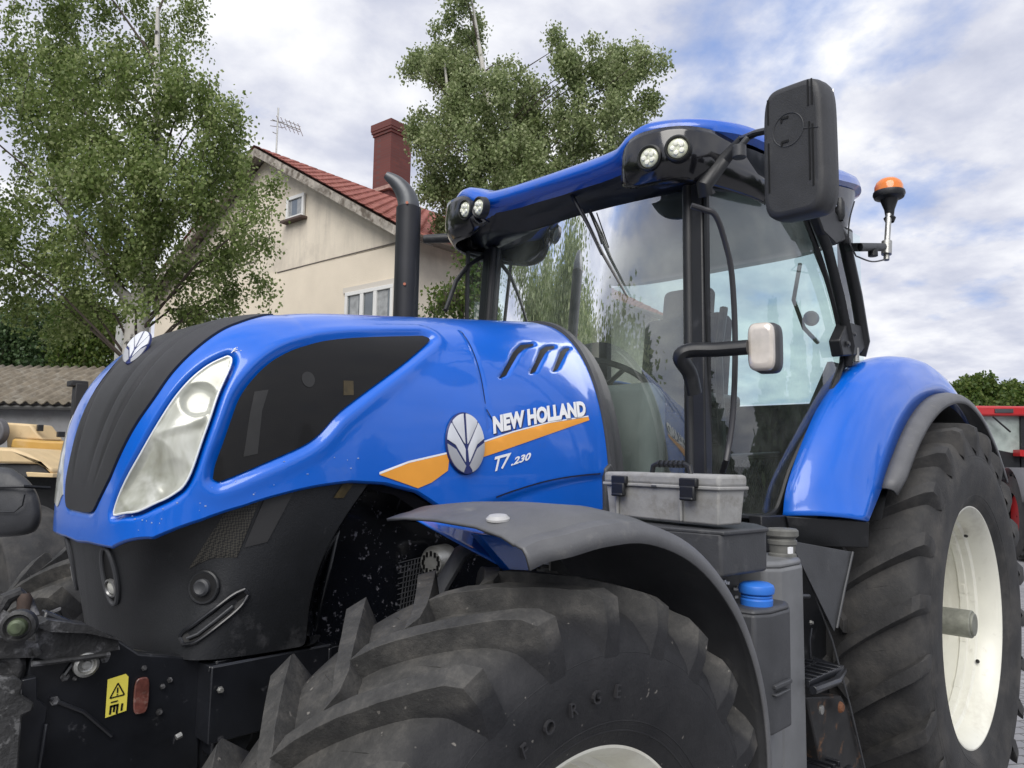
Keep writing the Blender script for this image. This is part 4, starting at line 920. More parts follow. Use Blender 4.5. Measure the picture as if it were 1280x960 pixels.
# glass: windshield, doors, rear
def pane(name, P, m, par=TR, flip=False):
    g = G(); g.grid(np.array(P), flip=flip); return g.build(name, m, par, smooth=60)
ws = [[(wsx(v, t)+.012-.095*math.cos(v/.62*PI/2)*(1-.25*abs(t-.5)), v*(1-.07*t), 1.22+1.47*t) for v in np.linspace(-.615, .615, 15)] for t in np.linspace(0, 1, 9)]
wsh = pane('windshield', ws, gwind)
def door_poly(): return spline([(1.262, 1.47), (1.262, 2.67), (1.60, 2.72), (1.78, 2.72), (1.90, 2.60), (2.06, 2.36), (2.135, 2.18), (2.12, 2.06), (1.95, 1.88), (1.80, 1.745), (1.70, 1.62), (1.645, 1.52), (1.60, 1.462), (1.50, 1.445)], 4, True, 60)
def sidey(x, z=2.0): return -(.655+.15*math.sin(min(1, max(0, (x-1.25)/.95))*PI/2))
def shape_pane(name, poly, yf, s, m, off=0, par=TR):
    v, f = fill([tuple(p) for p in poly], (.08, .08)); g = G(); g.add([(a, s*(yf(a, b)-off), b) for a, b in v], f)
    return g.build(name, m, par, smooth=60)
for s in (1, -1):
    dr = shape_pane('door_glass', door_poly(), sidey, s, gdoor if s > 0 else gfar)
    dp = door_poly(); rim_ = [(a, s*(sidey(a, b)-.004), b) for a, b in dp]
    g = G(); g.tube(rim_+rim_[:1], .011, 6, cap=False); g.build('door_seal', blackp, dr)
pg = [(2.16, 2.10), (2.10, 2.30), (1.98, 2.52), (1.84, 2.70), (2.42, 2.72), (2.42, 2.10)]
for s in (1, -1): shape_pane('quarter_glass', pg, lambda a, b: -.80, s, gfar)
pane('rear_glass', [[(2.46, v, z) for v in (-.68, .68)] for z in (1.95, 2.7)], gfar)
g = G(); g.box((2.44, 0, 1.63), (.06, 1.35, .62)); g.build('rear_wall', blackp, TR, bevel=.01)
# pale lower quarter panel seen through the door glass
g = G(); g.prism([(2.15, .80, 2.12), (2.44, .80, 2.12), (2.44, .8, 1.35), (1.62, .8, 1.35), (1.7, .8, 1.6), (1.9, .8, 1.85)], (0, -.03, 0)); g.prism([(1.95, -.74, 1.86), (2.15, -.76, 2.10), (2.42, -.76, 2.10), (2.42, -.74, 1.35), (1.66, -.72, 1.40), (1.75, -.73, 1.65)], (0, .02, 0)); g.build('inner_guards', mat('inner_guard', (.05, .055, .055), .6, var=.3), TR)
# interior: dash column, wheel, seat, console
g = G(); g.lathe([(0, .17), (.25, .16), (.40, .13), (.47, .06), (.48, 0)], (1.40, .04, 1.36), (-.12, 0, 1), 28); g.build('dash_column', cabgrey, TR)
g = G(); g.prism([(1.27, -.40, 1.35), (1.27, -.40, 1.80), (1.31, -.40, 1.98), (1.42, -.40, 1.93), (1.40, -.40, 1.35)], (0, .62, 0)); g.build('dash', cabgrey, TR, bevel=.05, seg=4)
wc = Vector((1.52, .0, 2.00)); wn = Vector((.45, 0, 1)).normalized(); wa = Vector((0, 1, 0)); wb = wn.cross(wa)
g = G(); g.tube([wc+(wa*math.cos(t)+wb*math.sin(t))*.20 for t in np.linspace(0, 2*PI, 33)], .014, 8, cap=False)
for a in (.5, 2.6, 4.7): g.tube([wc-wn*.02, wc+(wa*math.cos(a)+wb*math.sin(a))*.20], .011, 6)
g.tube([wc, wc-wn*.2], .03, 10); g.build('steering_wheel', blackp, TR)
st = empty('seat'); st.parent = TR
g = G(); g.box((1.92, .0, 1.80), (.50, .50, .13)); g.build('cushion', seatm, st, bevel=.04, seg=4)
g = G(); g.box((2.17, .0, 2.10), (.13, .48, .60), Matrix.Rotation(.14, 3, 'Y')); g.build('backrest', seatm, st, bevel=.05, seg=4)
g = G(); g.box((2.22, .0, 2.46), (.10, .28, .18), Matrix.Rotation(.14, 3, 'Y')); g.build('headrest', seatm, st, bevel=.04, seg=4)
g = G(); g.box((1.9, .34, 1.93), (.36, .09, .07)); g.box((1.9, -.33, 1.93), (.34, .08, .06)); g.build('armrest', blackp, st, bevel=.02, seg=3)
g = G(); g.box((1.9, .0, 1.57), (.36, .36, .34)); g.build('pedestal', blackp, st, bevel=.03)
g = G(); g.prism([(1.55, .45, 1.38), (1.55, .45, 1.75), (2.2, .45, 1.95), (2.3, .45, 1.38)], (0, .22, 0)); g.build('side_console', blackp, TR, bevel=.03, seg=3)
g = G()
for k, (x, y, z, h) in enumerate([(1.62, .5, 1.8, .16), (1.72, .52, 1.84, .12), (1.60, .42, 1.78, .10)]):
    g.tube([(x, y, z), (x-.02, y, z+h)], .008, 8); g.lathe([(0, .01), (.01, .022), (.03, .022), (.04, .01), (.04, 0)], (x-.02, y, z+h), (0, 0, 1), 12)
g.build('control_levers', blackp, TR)
g = G(); g.box((1.55, 0, 1.395), (.55, 1.15, .02)); g.build('floor_mat', tan, TR, bevel=.004)
g = G()
for k in range(9):
    g.tube([(1.50+.035*k, -.58, 1.46), (1.64+.035*k, -.60, 1.66)], .0035, 5); g.tube([(1.64+.035*k, -.585, 1.46), (1.50+.035*k, -.60, 1.66)], .0035, 5)
g.tube([(1.48, -.59, 1.67), (1.95, -.60, 1.69)], .010, 8); g.build('seat_net', blackp, TR)
g = G(); g.tube([yp(905, 385, -.60), yp(898, 440, -.60), yp(900, 500, -.58), yp(905, 580, -.6)], .016, 10); g.tube([(1.36, -.58, 1.75), (1.42, -.52, 1.62), (1.46, -.50, 1.45)], .02, 10); g.build('inner_grab_handle', blackp, TR)
g = G(); g.tube([yp(1000, 330, -.3), yp(992, 375, -.3), yp(1005, 410, -.3), yp(1022, 428, -.3)], .012, 8); g.lathe([(-.02, .03), (0, .045), (.02, .03), (.02, 0)], yp(1014, 398, -.3), (-1, -.6, 0), 14); g.build('hanging_cable', blackp, TR)
g = G(); hp = yp(1006, 275, -.55); g.lathe([(-.03, .006), (-.02, .022), (.04, .024), (.06, .01)], hp, (0, 0, 1), 12); g.tube([hp, yp(1018, 315, -.55), yp(1030, 345, -.55)], .006, 6); g.build('cab_microphone', blackp, TR)
# ---- roof
rf = empty('roof'); rf.parent = TR
RX0, RX1, RHW = 1.055, 2.70, .82
def rplan(t, x0, x1, hw_, n=5.5, cin=.0):
    c, s = math.cos(t), math.sin(t); x = (x0+x1)/2+(x1-x0)/2*math.copysign(abs(c)**(2/n), c); y = hw_*math.copysign(abs(s)**(2/n), s)
    if c < 0: x += cin*max(0, 1-(y/.50)**4)
    return x, y
def rz_top(x, y):
    return 0
NT = 160; tt = np.linspace(0, 2*PI, NT+1)
def rrow(x0, x1, hw_, z, cin=.0, n=5.5, zf=0, arch=0, lift=0, tail=.17):
    r = []
    for t in tt:
        x, y = rplan(t, x0, x1, hw_, n, cin); y *= 1-.155*min(1, max(0, (1.50-x)/.45))**1.6; f = max(0, 1-(x-RX0)/.45)     # front band
        zz = z+zf*f*max(0, 1-(abs(y)/.46)**6)+arch*(1-(y/.8)**2)*.0
        zz += tail*min(1, max(0, (x-1.45)/1.0))**1.2
        if lift: q_ = min(1, max(0, (abs(y)-.36)/.16)); zz += lift*q_*q_*(3-2*q_)*min(1, max(0, (2.1-x)/.7))                                     # tail drops
        r.append((x, y, zz))
    return r
top_rows = [rrow(RX0+.03, RX1-.02, RHW-.025, 2.785, .05, lift=.062), rrow(RX0+.0, RX1+.005, RHW, 2.800, .05, lift=.062), rrow(RX0-.004, RX1, RHW-.002, 2.820, .05, lift=.062), rrow(RX0+.006, RX1-.02, RHW-.010, 2.845, .052, lift=.060), rrow(RX0+.035, RX1-.06, RHW-.035, 2.868, .055, lift=.055), rrow(RX0+.09, RX1-.14, RHW-.09, 2.888, .05, lift=.045), rrow(RX0+.20, RX1-.28, RHW-.18, 2.908, .03, lift=.03), rrow(RX0+.42, RX1-.50, RHW-.40, 2.925, 0), rrow(RX0+.74, RX1-.74, .02, 2.93, 0, 2)]
g = G(); g.grid(np.array(top_rows)); g.build('roof_shell', dblue, rf, smooth=60)
low = [rrow(RX0+.08, RX1-.03, RHW-.022, 2.782, .05, lift=.05, tail=.17), rrow(RX0+.13, RX1-.05, RHW-.035, 2.75, .055, tail=.12), rrow(RX0+.19, RX1-.09, RHW-.065, 2.715, .05, tail=.03), rrow(RX0+.22, RX1-.15, RHW-.12, 2.705, .02, tail=0), rrow(RX0+.30, RX1-.3, RHW-.25, 2.71, 0, tail=0)]
g = G(); g.grid(np.array(low), flip=True); g.add(low[-1][:-1], [tuple(range(NT))]); g.build('roof_underside', mat('roof_dark', (.009, .012, .02), .35, 0, .3, var=.3, dirt=(.05, .05, .05), dscale=9, dlo=.6, dhi=.85), rf, smooth=60)
# blue front visor between the lamp pods
rows = []
for t in np.linspace(0, 1, 7):
    rows.append([(RX0+.030+.05*(1-min(1, abs(v)/.5)**4)+.20*t**1.1, v, 2.798-.062*t) for v in np.linspace(-.56, .56, 23)])
g = G(); g.grid(np.array(rows)); vz = g.build('visor', dblue, rf, smooth=60); md = vz.modifiers.new('s', 'SOLIDIFY'); md.thickness = .008
# lamp pods: black housings set under the raised roof corners, two round lamps each
def xp(px, py, x):
    d = Dv+R2*(px-640)/FPX-U2*(py-480)/FPX; t = (x-CX)/d[0]; return Vector(CP+d*t)
for s in (-1, 1):
    path = spline([(1.10, .405), (1.068, .425), (1.058, .47), (1.060, .54), (1.080, .61), (1.13, .672), (1.22, .715), (1.34, .745), (1.46, .765), (1.55, .768)], 4)
    rows = []
    hs_ = [math.sqrt(max(.12, 1-((.52-b)/.125)**2)) if b < .52 else 1 for a, b in path]
    for t0_ in np.linspace(0, 1, 11):
      for t in (t0_,):
        rows.append([(a+.012*(1-math.sin(PI*(.1+.8*t)))+.10*max(0, t-.6)**1.5*(1 if a < 1.2 else .5), s*(b-.10*max(0, t-.55)**1.5), 2.772+(.090-.195*t)*hk-.055*min(1, max(0, (a-1.2)/.5))*(1-t)) for (a, b), hk in zip(path, hs_)])
    g = G(); g.grid(np.array(rows), flip=s < 0)
    pod = g.build('lamp_pod', blackg, rf, smooth=60); md = pod.modifiers.new('s', 'SOLIDIFY'); md.thickness = .012; md.offset = 0
    for (px, py, dn) in (((811, 197, .15), (847, 185, .45)) if s < 0 else ((598, 259, .15), (581, 262, .12))):
        c = xp(px, py, 1.050 if dn < .2 else 1.072); n_ = Vector((-1, s*dn, -.10)).normalized()
        g = G(); g.lathe([(-.03, .049), (.002, .048), (.006, .043), (-.004, .037)], c, n_, 30); lo = g.build('work_lamp', blackp, rf)
        g = G(); g.lathe([(-.003, .036), (.002, .032), (.004, .026), (.004, 0)], c, n_, 28); g.build('lens', mat('work_lens', (.66, .68, .52), .15, .1, .9, var=.3, vscale=60), lo)
        aa = n_.cross(Vector((0, 0, 1))).normalized(); bb_ = n_.cross(aa)
        for q in range(5):
            g = G(); an = 2*PI*q/5; g.lathe([(.003, .011), (.009, .008), (.010, 0)], c+aa*.018*math.cos(an)+bb_*.018*math.sin(an), n_, 10); g.build('diode', mat('diode', (.9, .9, .78), .1, 0, 1), lo)
# ---- wiper
g = G(); w0 = Vector((1.10, -.06, 2.78)); wA = yp(735, 282, -.14); wB = yp(783, 368, -.30)
def onws(px, py, off=.02):
    for x in np.linspace(1.0, 1.4, 300):
        d = Dv+R2*(px-640)/FPX-U2*(py-480)/FPX; t = (x-CX)/d[0]; p = CP+d*t
        xs = wsx(p[1], (p[2]-1.22)/1.47)+.012-.095*math.cos(max(-1, min(1, p[1]/.62))*PI/2)
        if x >= xs-off: return Vector(p)
    return Vector(p)
a, b, c = onws(711, 237, .03), onws(737, 285, .035), onws(752, 318, .03)
g.tube([a, b, c], [.009, .007, .005], 8); wp = g.build('wiper_arm', blackm, TR)
g = G(); g.tube([onws(727, 262, .02), onws(752, 315, .02), onws(783, 369, .015)], [.005, .007, .004], 6); g.tube([onws(738, 262, .012), onws(752, 305, .018)], .003, 5); g.build('wiper_blade', blackp, wp)
# ---- exhaust stack
g = G(); ex = Vector((.705, .43, 0))
ep = yp(507, 390, .43); ex = Vector((ep.x, .43, 0))
g.tube([(ex.x, ex.y, 2.0), (ex.x, ex.y, 2.30), (ex.x, ex.y, 2.70), (ex.x, ex.y, 2.705)], [.052, .052, .052, .046], 28); exs = g.build('exhaust_stack', mat('exhaust_grey', (.018, .019, .022), .45, .2, var=.25, vscale=5), TR)
g = G(); pts = [(ex.x, ex.y, 2.68), (ex.x-.002, ex.y+.002, 2.725), (ex.x-.016, ex.y+.014, 2.77), (ex.x-.042, ex.y+.035, 2.81), (ex.x-.078, ex.y+.062, 2.84)]
pts = spline(pts, 5); g.tube(pts, list(.046-.030*np.linspace(0, 1, len(pts))**2.2), 24, cap=False); g.build('bent_tip', mat('tip_steel', (.10, .105, .11), .42, .6, var=.2, vscale=12), exs)
g = G()
for z in (2.705, 2.36): g.lathe([(0, .006), (.005, .006), (.005, 0)], (ex.x-.038, ex.y-.038, z), (-1, -1, 0), 10)
g.build('rivet', mat('red_rivet', (.4, .12, .06), .5), exs)
g = G(); g.tube([yp(608, 318, .64), yp(585, 332, .66), yp(570, 352, .66), yp(557, 388, .62)], .011, 10); g.build('far_handrail', blackp, TR)
# far mirror arm + head
g = G(); g.tube([yp(612, 296, .68), yp(575, 297, .80), yp(530, 299, .98)], [.020, .022, .020], 10, sq=(1, 1.2)); g.box(yp(590, 303, .75), (.05, .05, .07)); fa = g.build('far_mirror_arm', blackp, TR, bevel=.005)
# ---- near mirror
mcx = Vector((1.09, -1.092, 2.632)); mr = empty('mirror'); mr.parent = TR
mR = Matrix.Rotation(math.radians(-4), 3, 'Y') @ Matrix.Rotation(math.radians(-7), 3, 'Z') @ Matrix.Rotation(math.radians(2), 3, 'X')
def superbox(g, c, hx, hy, hz, R, n=7, taper=.0, k=11):
    """rounded housing: rows through depth X"""
    rows = []
    for (x, s_) in ((-hx, .80), (-hx*.96, .90), (-hx*.78, .965), (-hx*.3, .995), (hx*.4, 1.0), (hx*.9, .975), (hx, .94)):
        r = []
        for t in np.linspace(0, 2*PI, 65):
            y = hy*s_*math.copysign(abs(math.cos(t))**(2/n), math.cos(t)); z = hz*(1-(1-s_)*.55)*math.copysign(abs(math.sin(t))**(2/n), math.sin(t))
            y *= 1-taper*(z/hz); r.append(tuple(R @ Vector((x, y, z))+c))
        rows.append(r)
    g.grid(np.array(rows)); b = len(g.v); g.add(rows[0][:-1], [tuple(range(64))]); g.add(rows[-1][:-1], [tuple(range(63, -1, -1))])
g = G(); superbox(g, mcx, .048, .106, .212, mR, 5.5, .03); mh = g.build('housing', mat('mirror_plastic', (.036, .037, .040), .52, var=.2, vscale=9, bump=.15, bscale=220, dirt=(.09, .09, .09), dscale=13, dlo=.55, dhi=.85), mr, smooth=45)
def mp_(x, y, z): return mR @ Vector((x, y, z))+mcx
g = G()
for (y, z0, z1) in ((-.080, -.13, .06), (-.068, -.11, .07), (-.080, .12, .20), (-.066, .12, .20), (.088, -.12, .04), (.088, .10, .18)):
    g.box(mp_(-.0490, y*.9, (z0+z1)/2), (.0022, .005, z1-z0), mR)
for (y, z) in ((0.02, .105), (.02, .030)): g.box(mp_(-.0495, y, z), (.002, .024, .007), mR); g.box(mp_(-.0495, y+.012, z-.006), (.002, .006, .014), mR)
g.build('moulded_slots', inky, mh, smooth=0)
g = G(); g.tube([mp_(-.0487, .01+.052*math.cos(t), .065+.052*math.sin(t)) for t in np.linspace(0, 2*PI, 33)], .0016, 5, cap=False); g.tube([mp_(-.0487, -.09, .045), mp_(-.0487, -.04, .055)], .0014, 5); g.build('moulded_ring', darkgrey, mh)
g = G(); g.box(mp_(.047, 0, 0), (.006, .185, .37), mR); g.build('mirror_glass', chrome, mr, bevel=.002)
g = G(); A0 = Vector((1.17, -.66, 2.62)); A1 = Vector((1.08, -.72, 2.72)); A2 = Vector((1.06, -.86, 2.775)); A3 = Vector((1.07, -1.0, 2.72))
A0 = yp(880, 232, -.69); A1 = yp(905, 200, -.74); A2 = yp(928, 174, -.82); A3 = yp(965, 162, -1.0)
g.tube([A0+Vector((.02, 0, -.03)), A0, A1, A2], [.034, .032, .026, .018], 12, sq=(1, .7)); g.tube([A2, (A2+A3)/2+Vector((0, 0, .006)), A3], [.014, .012, .012], 10); g.build('mirror_arm', blackp, mr)
g = G(); g.lathe([(-.022, .0), (-.022, .024), (.022, .024), (.022, 0)], yp(924, 190, -.84), (0, 0, 1), 16); g.tube([yp(924, 185, -.84), yp(935, 172, -.87)], .012, 8); g.build('adjuster', darkgrey, mr, bevel=.003)
# ---- indicator on bent arm
ia = empty('indicator'); ia.parent = TR
g = G(); pts = [(1.20, -.68, 1.86), (1.165, -.70, 1.95), (1.12, -.715, 2.025), (1.125, -.76, 2.045), (1.15, -.82, 2.045), (1.165, -.885, 2.045)]
pts = [yp(868, 492, -.69), yp(862, 466, -.69), yp(850, 446, -.69), yp(862, 438, -.72), yp(895, 437, -.80), yp(935, 434, -.90)]
g.tube([tuple(p) for p in spline([tuple(p) for p in pts], 5, corner=120)], .031, 12, sq=(.8, 1)); g.build('arm', blackp, ia)
ic = yp(954, 434, -.93); iR = Matrix.Rotation(math.radians(12), 3, 'Z')
def ibox(g, c, hx, hy, hz, R, n=4.5):
    rows = []
    for (x, s_) in ((-hx, .70), (-hx*.9, .88), (-hx*.55, .98), (hx*.6, 1.0), (hx, .90)):
        rows.append([tuple(R @ Vector((x, hy*s_*math.copysign(abs(math.cos(t))**(2/n), math.cos(t)), hz*s_*math.copysign(abs(math.sin(t))**(2/n), math.sin(t))))+c) for t in np.linspace(0, 2*PI, 49)])
    g.grid(np.array(rows)); g.add(rows[0][:-1], [tuple(range(48))]); g.add(rows[-1][:-1], [tuple(range(47, -1, -1))])
g = G(); ibox(g, ic+Vector((.03, 0, 0)), .035, .046, .084, iR); g.build('lamp_housing', darkgrey, ia, smooth=50)
g = G(); ibox(g, ic+Vector((-.010, 0, 0)), .022, .043, .080, iR); g.build('lamp_lens', mat('indicator_lens', (.62, .57, .51), .2, .1, .9, var=.15, vscale=14), ia, smooth=50)
# ---- grab rail by the door
g = G(); pts = [yp(864, 257, -.70), yp(880, 262, -.73), yp(895, 270, -.76), yp(907, 305, -.765), yp(915, 345, -.77), yp(919, 430, -.77), yp(916, 520, -.77), yp(908, 575, -.765), yp(903, 590, -.72)]
g.tube([tuple(p) for p in spline([tuple(p) for p in pts], 4)], .0105, 10); g.build('grab_rail', mat('rail_grey', (.05, .05, .054), .3, .3), TR)
# ---- beacon on its arm
bn = empty('beacon'); bn.parent = TR
def bp_(px, py): return yp(px, py, -.95)
g = G(); g.tube([yp(1060, 309, -.86), bp_(1075, 309), bp_(1104, 309)], .017, 10, sq=(1, 1.1)); g.lathe([(0, .02), (.03, .02), (.03, 0)], bp_(1091, 312), (0, 0, -1), 12); g.build('arm', blackp, bn, bevel=.003)
g = G(); g.tube([bp_(1108, 325), bp_(1109, 300), bp_(1111, 268)], .0125, 12); g.tube([bp_(1108, 318), bp_(1108.5, 302)], .022, 12); g.build('stem', metal, bn)
p0_ = bp_(1112, 270); g = G(); g.lathe([(-.03, .018), (-.01, .026), (.0, .018), (.03, .022), (.075, .038), (.085, .062), (.10, .068), (.112, .066), (.112, 0)], p0_, (.02, 0, 1), 28); g.build('base', blackp, bn)
p1_ = p0_+Vector((0, 0, .106)); g = G(); g.lathe([(0, .060), (.03, .060), (.05, .052), (.064, .036), (.070, .015), (.071, 0)], p1_, (.02, 0, 1), 28); g.build('lens', amber, bn, smooth=60)
g = G(); g.tube([tuple(p) for p in spline([tuple(q) for q in [yp(1068, 252, -.87), yp(1062, 275, -.87), yp(1061, 300, -.88), bp_(1070, 320), bp_(1090, 327), bp_(1108, 324)]], 5)], .0035, 6); g.build('cable', blackp, bn)
# ================================================================== SETTING
# ground
g = G(); g.add([(-300, -300, 0), (300, -300, 0), (300, 300, 0), (-300, 300, 0)], [(0, 1, 2, 3)])
def paving():
    m = bpy.data.materials.new('paving'); m.use_nodes = True; t = m.node_tree; b = t.nodes['Principled BSDF']
    co = t.nodes.new('ShaderNodeTexCoord').outputs['Object']
    mpn = t.nodes.new('ShaderNodeMapping'); mpn.inputs['Rotation'].default_value = (0, 0, math.radians(33)); t.links.new(co, mpn.inputs[0])
    br = t.nodes.new('ShaderNodeTexBrick'); br.inputs['Scale'].default_value = 1; br.inputs['Brick Width'].default_value = .2; br.inputs['Row Height'].default_value = .1
    br.inputs['Mortar Size'].default_value = .006; br.inputs['Color1'].default_value = (.23, .23, .245, 1); br.inputs['Color2'].default_value = (.29, .29, .30, 1); br.inputs['Mortar'].default_value = (.10, .10, .10, 1)
    t.links.new(mpn.outputs[0], br.inputs[0])
    mm = t.nodes.new('ShaderNodeMixRGB'); mm.blend_type = 'MULTIPLY'; mm.inputs[0].default_value = 1; t.links.new(br.outputs[0], mm.inputs[1])
    t.links.new(ramp(t, noise(t, co, .7, 8, .65), [(.3, (.72, .72, .72)), (.7, (1.1, 1.1, 1.1))]), mm.inputs[2]); t.links.new(mm.outputs[0], b.inputs['Base Color']); b.inputs['Roughness'].default_value = .8
    bn = t.nodes.new('ShaderNodeBump'); bn.inputs['Strength'].default_value = .5; bn.inputs['Distance'].default_value = .01; t.links.new(br.outputs['Fac'], bn.inputs['Height']); bn.invert = True; t.links.new(bn.outputs[0], b.inputs['Normal'])
    return m
gr = g.build('paving', paving(), smooth=0); tag(gr, 'grey block paving of the yard under the tractors', None, None, 'structure')

# ---- foliage
def leafmat(name, c1, c2, c3, tr=.35):
    m = bpy.data.materials.new(name); m.use_nodes = True; t = m.node_tree; b = t.nodes['Principled BSDF']
    oi = t.nodes.new('ShaderNodeNewGeometry'); co = t.nodes.new('ShaderNodeTexCoord').outputs['Object']
    c = ramp(t, mth('ADD', mth('MULTIPLY', oi.outputs['Random Per Island'], .6, t), mth('MULTIPLY', noise(t, co, 1.3, 3, .5), .4, t), t), [(.15, c1), (.5, c2), (.85, c3)])
    t.links.new(c, b.inputs['Base Color']); b.inputs['Roughness'].default_value = .5; b.inputs['Specular IOR Level'].default_value = .35
    o = t.nodes['Material Output']; trn = t.nodes.new('ShaderNodeBsdfTranslucent'); t.links.new(c, trn.inputs[0]); mx = t.nodes.new('ShaderNodeMixShader'); mx.inputs[0].default_value = tr+.1
    t.links.new(b.outputs[0], mx.inputs[1]); t.links.new(trn.outputs[0], mx.inputs[2]); t.links.new(mx.outputs[0], o.inputs[0]); return m
birch_leaf = leafmat('birch_leaf', (.09, .135, .03), (.20, .27, .08), (.40, .45, .21))
birch_leaf2 = leafmat('birch_leaf_pale', (.12, .17, .06), (.26, .32, .135), (.46, .50, .29))
conif_leaf = leafmat('conifer_leaf', (.025, .055, .02), (.055, .10, .035), (.10, .16, .06), .15)
bush_leaf = leafmat('bush_leaf', (.04, .08, .015), (.08, .13, .025), (.16, .20, .05))
bark = mat('birch_bark', (.52, .50, .46), .8, var=.15, vscale=5, dirt=(.03, .028, .025), dscale=5.5, dlo=.58, dhi=.64, bump=.4, bscale=18)
darkbark = mat('dark_bark', (.07, .055, .045), .9, var=.3, bump=.5, bscale=20)
def leaves(name, C, size, m, parent, aspect=.72, droop=.6, kind=None):
    C = np.asarray(C); n = len(C)
    d = RNG.normal(size=(n, 3)); d[:, 2] -= droop*1.6; d /= np.linalg.norm(d, axis=1)[:, None]
    s = RNG.normal(size=(n, 3)); s -= (s*d).sum(1)[:, None]*d; s /= np.linalg.norm(s, axis=1)[:, None]
    L = size*RNG.uniform(.65, 1.25, n)[:, None]; V = np.stack([C, C+d*L*.45+s*L*aspect*.5, C+d*L, C+d*L*.45-s*L*aspect*.5], 1).reshape(-1, 3)
    me = bpy.data.meshes.new(name); me.vertices.add(4*n); me.vertices.foreach_set('co', V.ravel()); me.loops.add(4*n); me.polygons.add(n)
    me.loops.foreach_set('vertex_index', np.arange(4*n)); me.polygons.foreach_set('loop_start', np.arange(0, 4*n, 4)); me.update(); me.validate()
    o = link(name, me, m, parent)
    return o
def birch(base, H, clumps, trunk_pts, nleaf, lsize, m, label, group=None, bark_m=None, name='birch_tree', cat='tree'):
    """clumps: (x_right, height, depth, rx, rz, weight) in metres round the base, x to the viewer's right"""
    T = empty(name, base, 0, label, cat, group); bx_ = np.array(base)
    g = G(); g.tube([tuple(HR*a+HD*b+np.array([0, 0, c])) for a, b, c in [p[:3] for p in trunk_pts[0]]], [p[3] for p in trunk_pts[0]], 12)
    for br in trunk_pts[1:]: g.tube([tuple(HR*p[0]+HD*p[1]+np.array([0, 0, p[2]])) for p in br], [p[3] for p in br], 7)
    L = []; tw = G(); tot = sum(c[5] for c in clumps)
    top = np.array([trunk_pts[0][-1][0], trunk_pts[0][-1][1], trunk_pts[0][-1][2]])
    tr_ = np.array([p[:3] for p in trunk_pts[0]])
    for (x, z, dp, rx, rz, wt) in clumps:
        nb = max(6, int(wt/tot*420))
        zz = min(max(z-rz*.8-.75*abs(x), tr_[1, 2]), tr_[-1, 2]); at = np.array([np.interp(zz, tr_[:, 2], tr_[:, 0]), np.interp(zz, tr_[:, 2], tr_[:, 1]), zz])
        c = np.array([x, dp, z]); mid = (at+c)/2+np.array([0, 0, .15]); tw.tube([tuple(HR*q[0]+HD*q[1]+np.array([0, 0, q[2]])) for q in (at, mid, c)], [.018, .011, .004], 5)
        for k in range(nb):
            v = RNG.normal(size=3); v /= np.linalg.norm(v); r = RNG.uniform(.25, 1)**.6
            s = c+v*r*1.12*np.array([rx, rx*.9, rz]); ln = RNG.uniform(.25, .8)*min(1, rz*1.3)
            out = np.array([v[0], v[1], 0])*.3
            path = [s, s+out*ln*.6+np.array([0, 0, .06]), s+out*ln+np.array([0, 0, -.35*ln]), s+out*ln*1.1+np.array([0, 0, -1.0*ln])]
            if k % 2 == 0: tw.tube([tuple(HR*q[0]+HD*q[1]+np.array([0, 0, q[2]])) for q in path], [.006, .005, .003, .002], 3, cap=False)
            m_ = int(nleaf/tot*wt/nb)
            t = RNG.uniform(0, 3, m_); i = np.minimum(t.astype(int), 2); f = (t-i)[:, None]; Pp = np.array(path); q = Pp[i]*(1-f)+Pp[i+1]*f+RNG.normal(0, .075, (m_, 3))
            L.append(q)
    L = np.concatenate(L); W3 = L[:, :1]*HR+L[:, 1:2]*HD+L[:, 2:]*np.array([0, 0, 1.])
    g.build('trunk', bark_m or bark, T, smooth=60); cr = leaves('crown', W3, lsize, m, T); tw.build('twigs', darkbark, cr, smooth=0)
    return T
def pxh(px, py, d):   # position (right, height) at distance d of a pixel
    v = Dv+R2*(px-640)/FPX-U2*(py-480)/FPX; k = d/(v@HD); p = CP+v*k; return float((p-CP)@HR), float(p[2])
def clump(px, py, d, rpx, rpz, base, wt=None, dd=0):
    x, z = pxh(px, py, d); s = d/FPX; return (x-base[0], z, dd, rpx*s, rpz*s, wt or rpx*rpz)
# left birch
BD = 8.5; bx0, _ = pxh(168, 450, BD); bb0 = (bx0,)
cl = [(150, 30, 50, 45), (60, 70, 70, 60), (190, 110, 70, 60), (20, 150, 60, 70), (110, 170, 90, 70), (230, 190, 75, 60), (285, 160, 35, 28), (290, 240, 34, 48), (50, 250, 80, 70), (180, 260, 90, 60), (255, 310, 60, 55), (292, 178, 36, 32), (300, 205, 30, 34), (262, 150, 36, 26), (120, 320, 70, 45), (30, 330, 60, 45), (290, 350, 30, 40), (318, 290, 20, 26), (220, 370, 40, 25), (-60, 120, 70, 90), (-80, 280, 70, 80), (15, 75, 50, 45), (-30, 30, 50, 60), (60, 30, 40, 40), (345, 290, 14, 14), (240, 250, 60, 60), (40, 385, 60, 30), (108, 375, 34, 26), (215, 330, 48, 40), (205, 398, 24, 12), (150, 315, 30, 30), (0, 300, 60, 50), (140, 395, 12, 12), (100, -30, 60, 60), (190, -20, 40, 50), (330, 300, 14, 18), (262, 388, 30, 14)]
CL = [clump(a, b, BD, c*.9, e*.85, bb0, dd=RNG.uniform(-.7, .7)) for a, b, c, e in cl]
z_ = lambda py: pxh(168, py, BD)[1]; x_ = lambda px: pxh(px, 300, BD)[0]-bx0
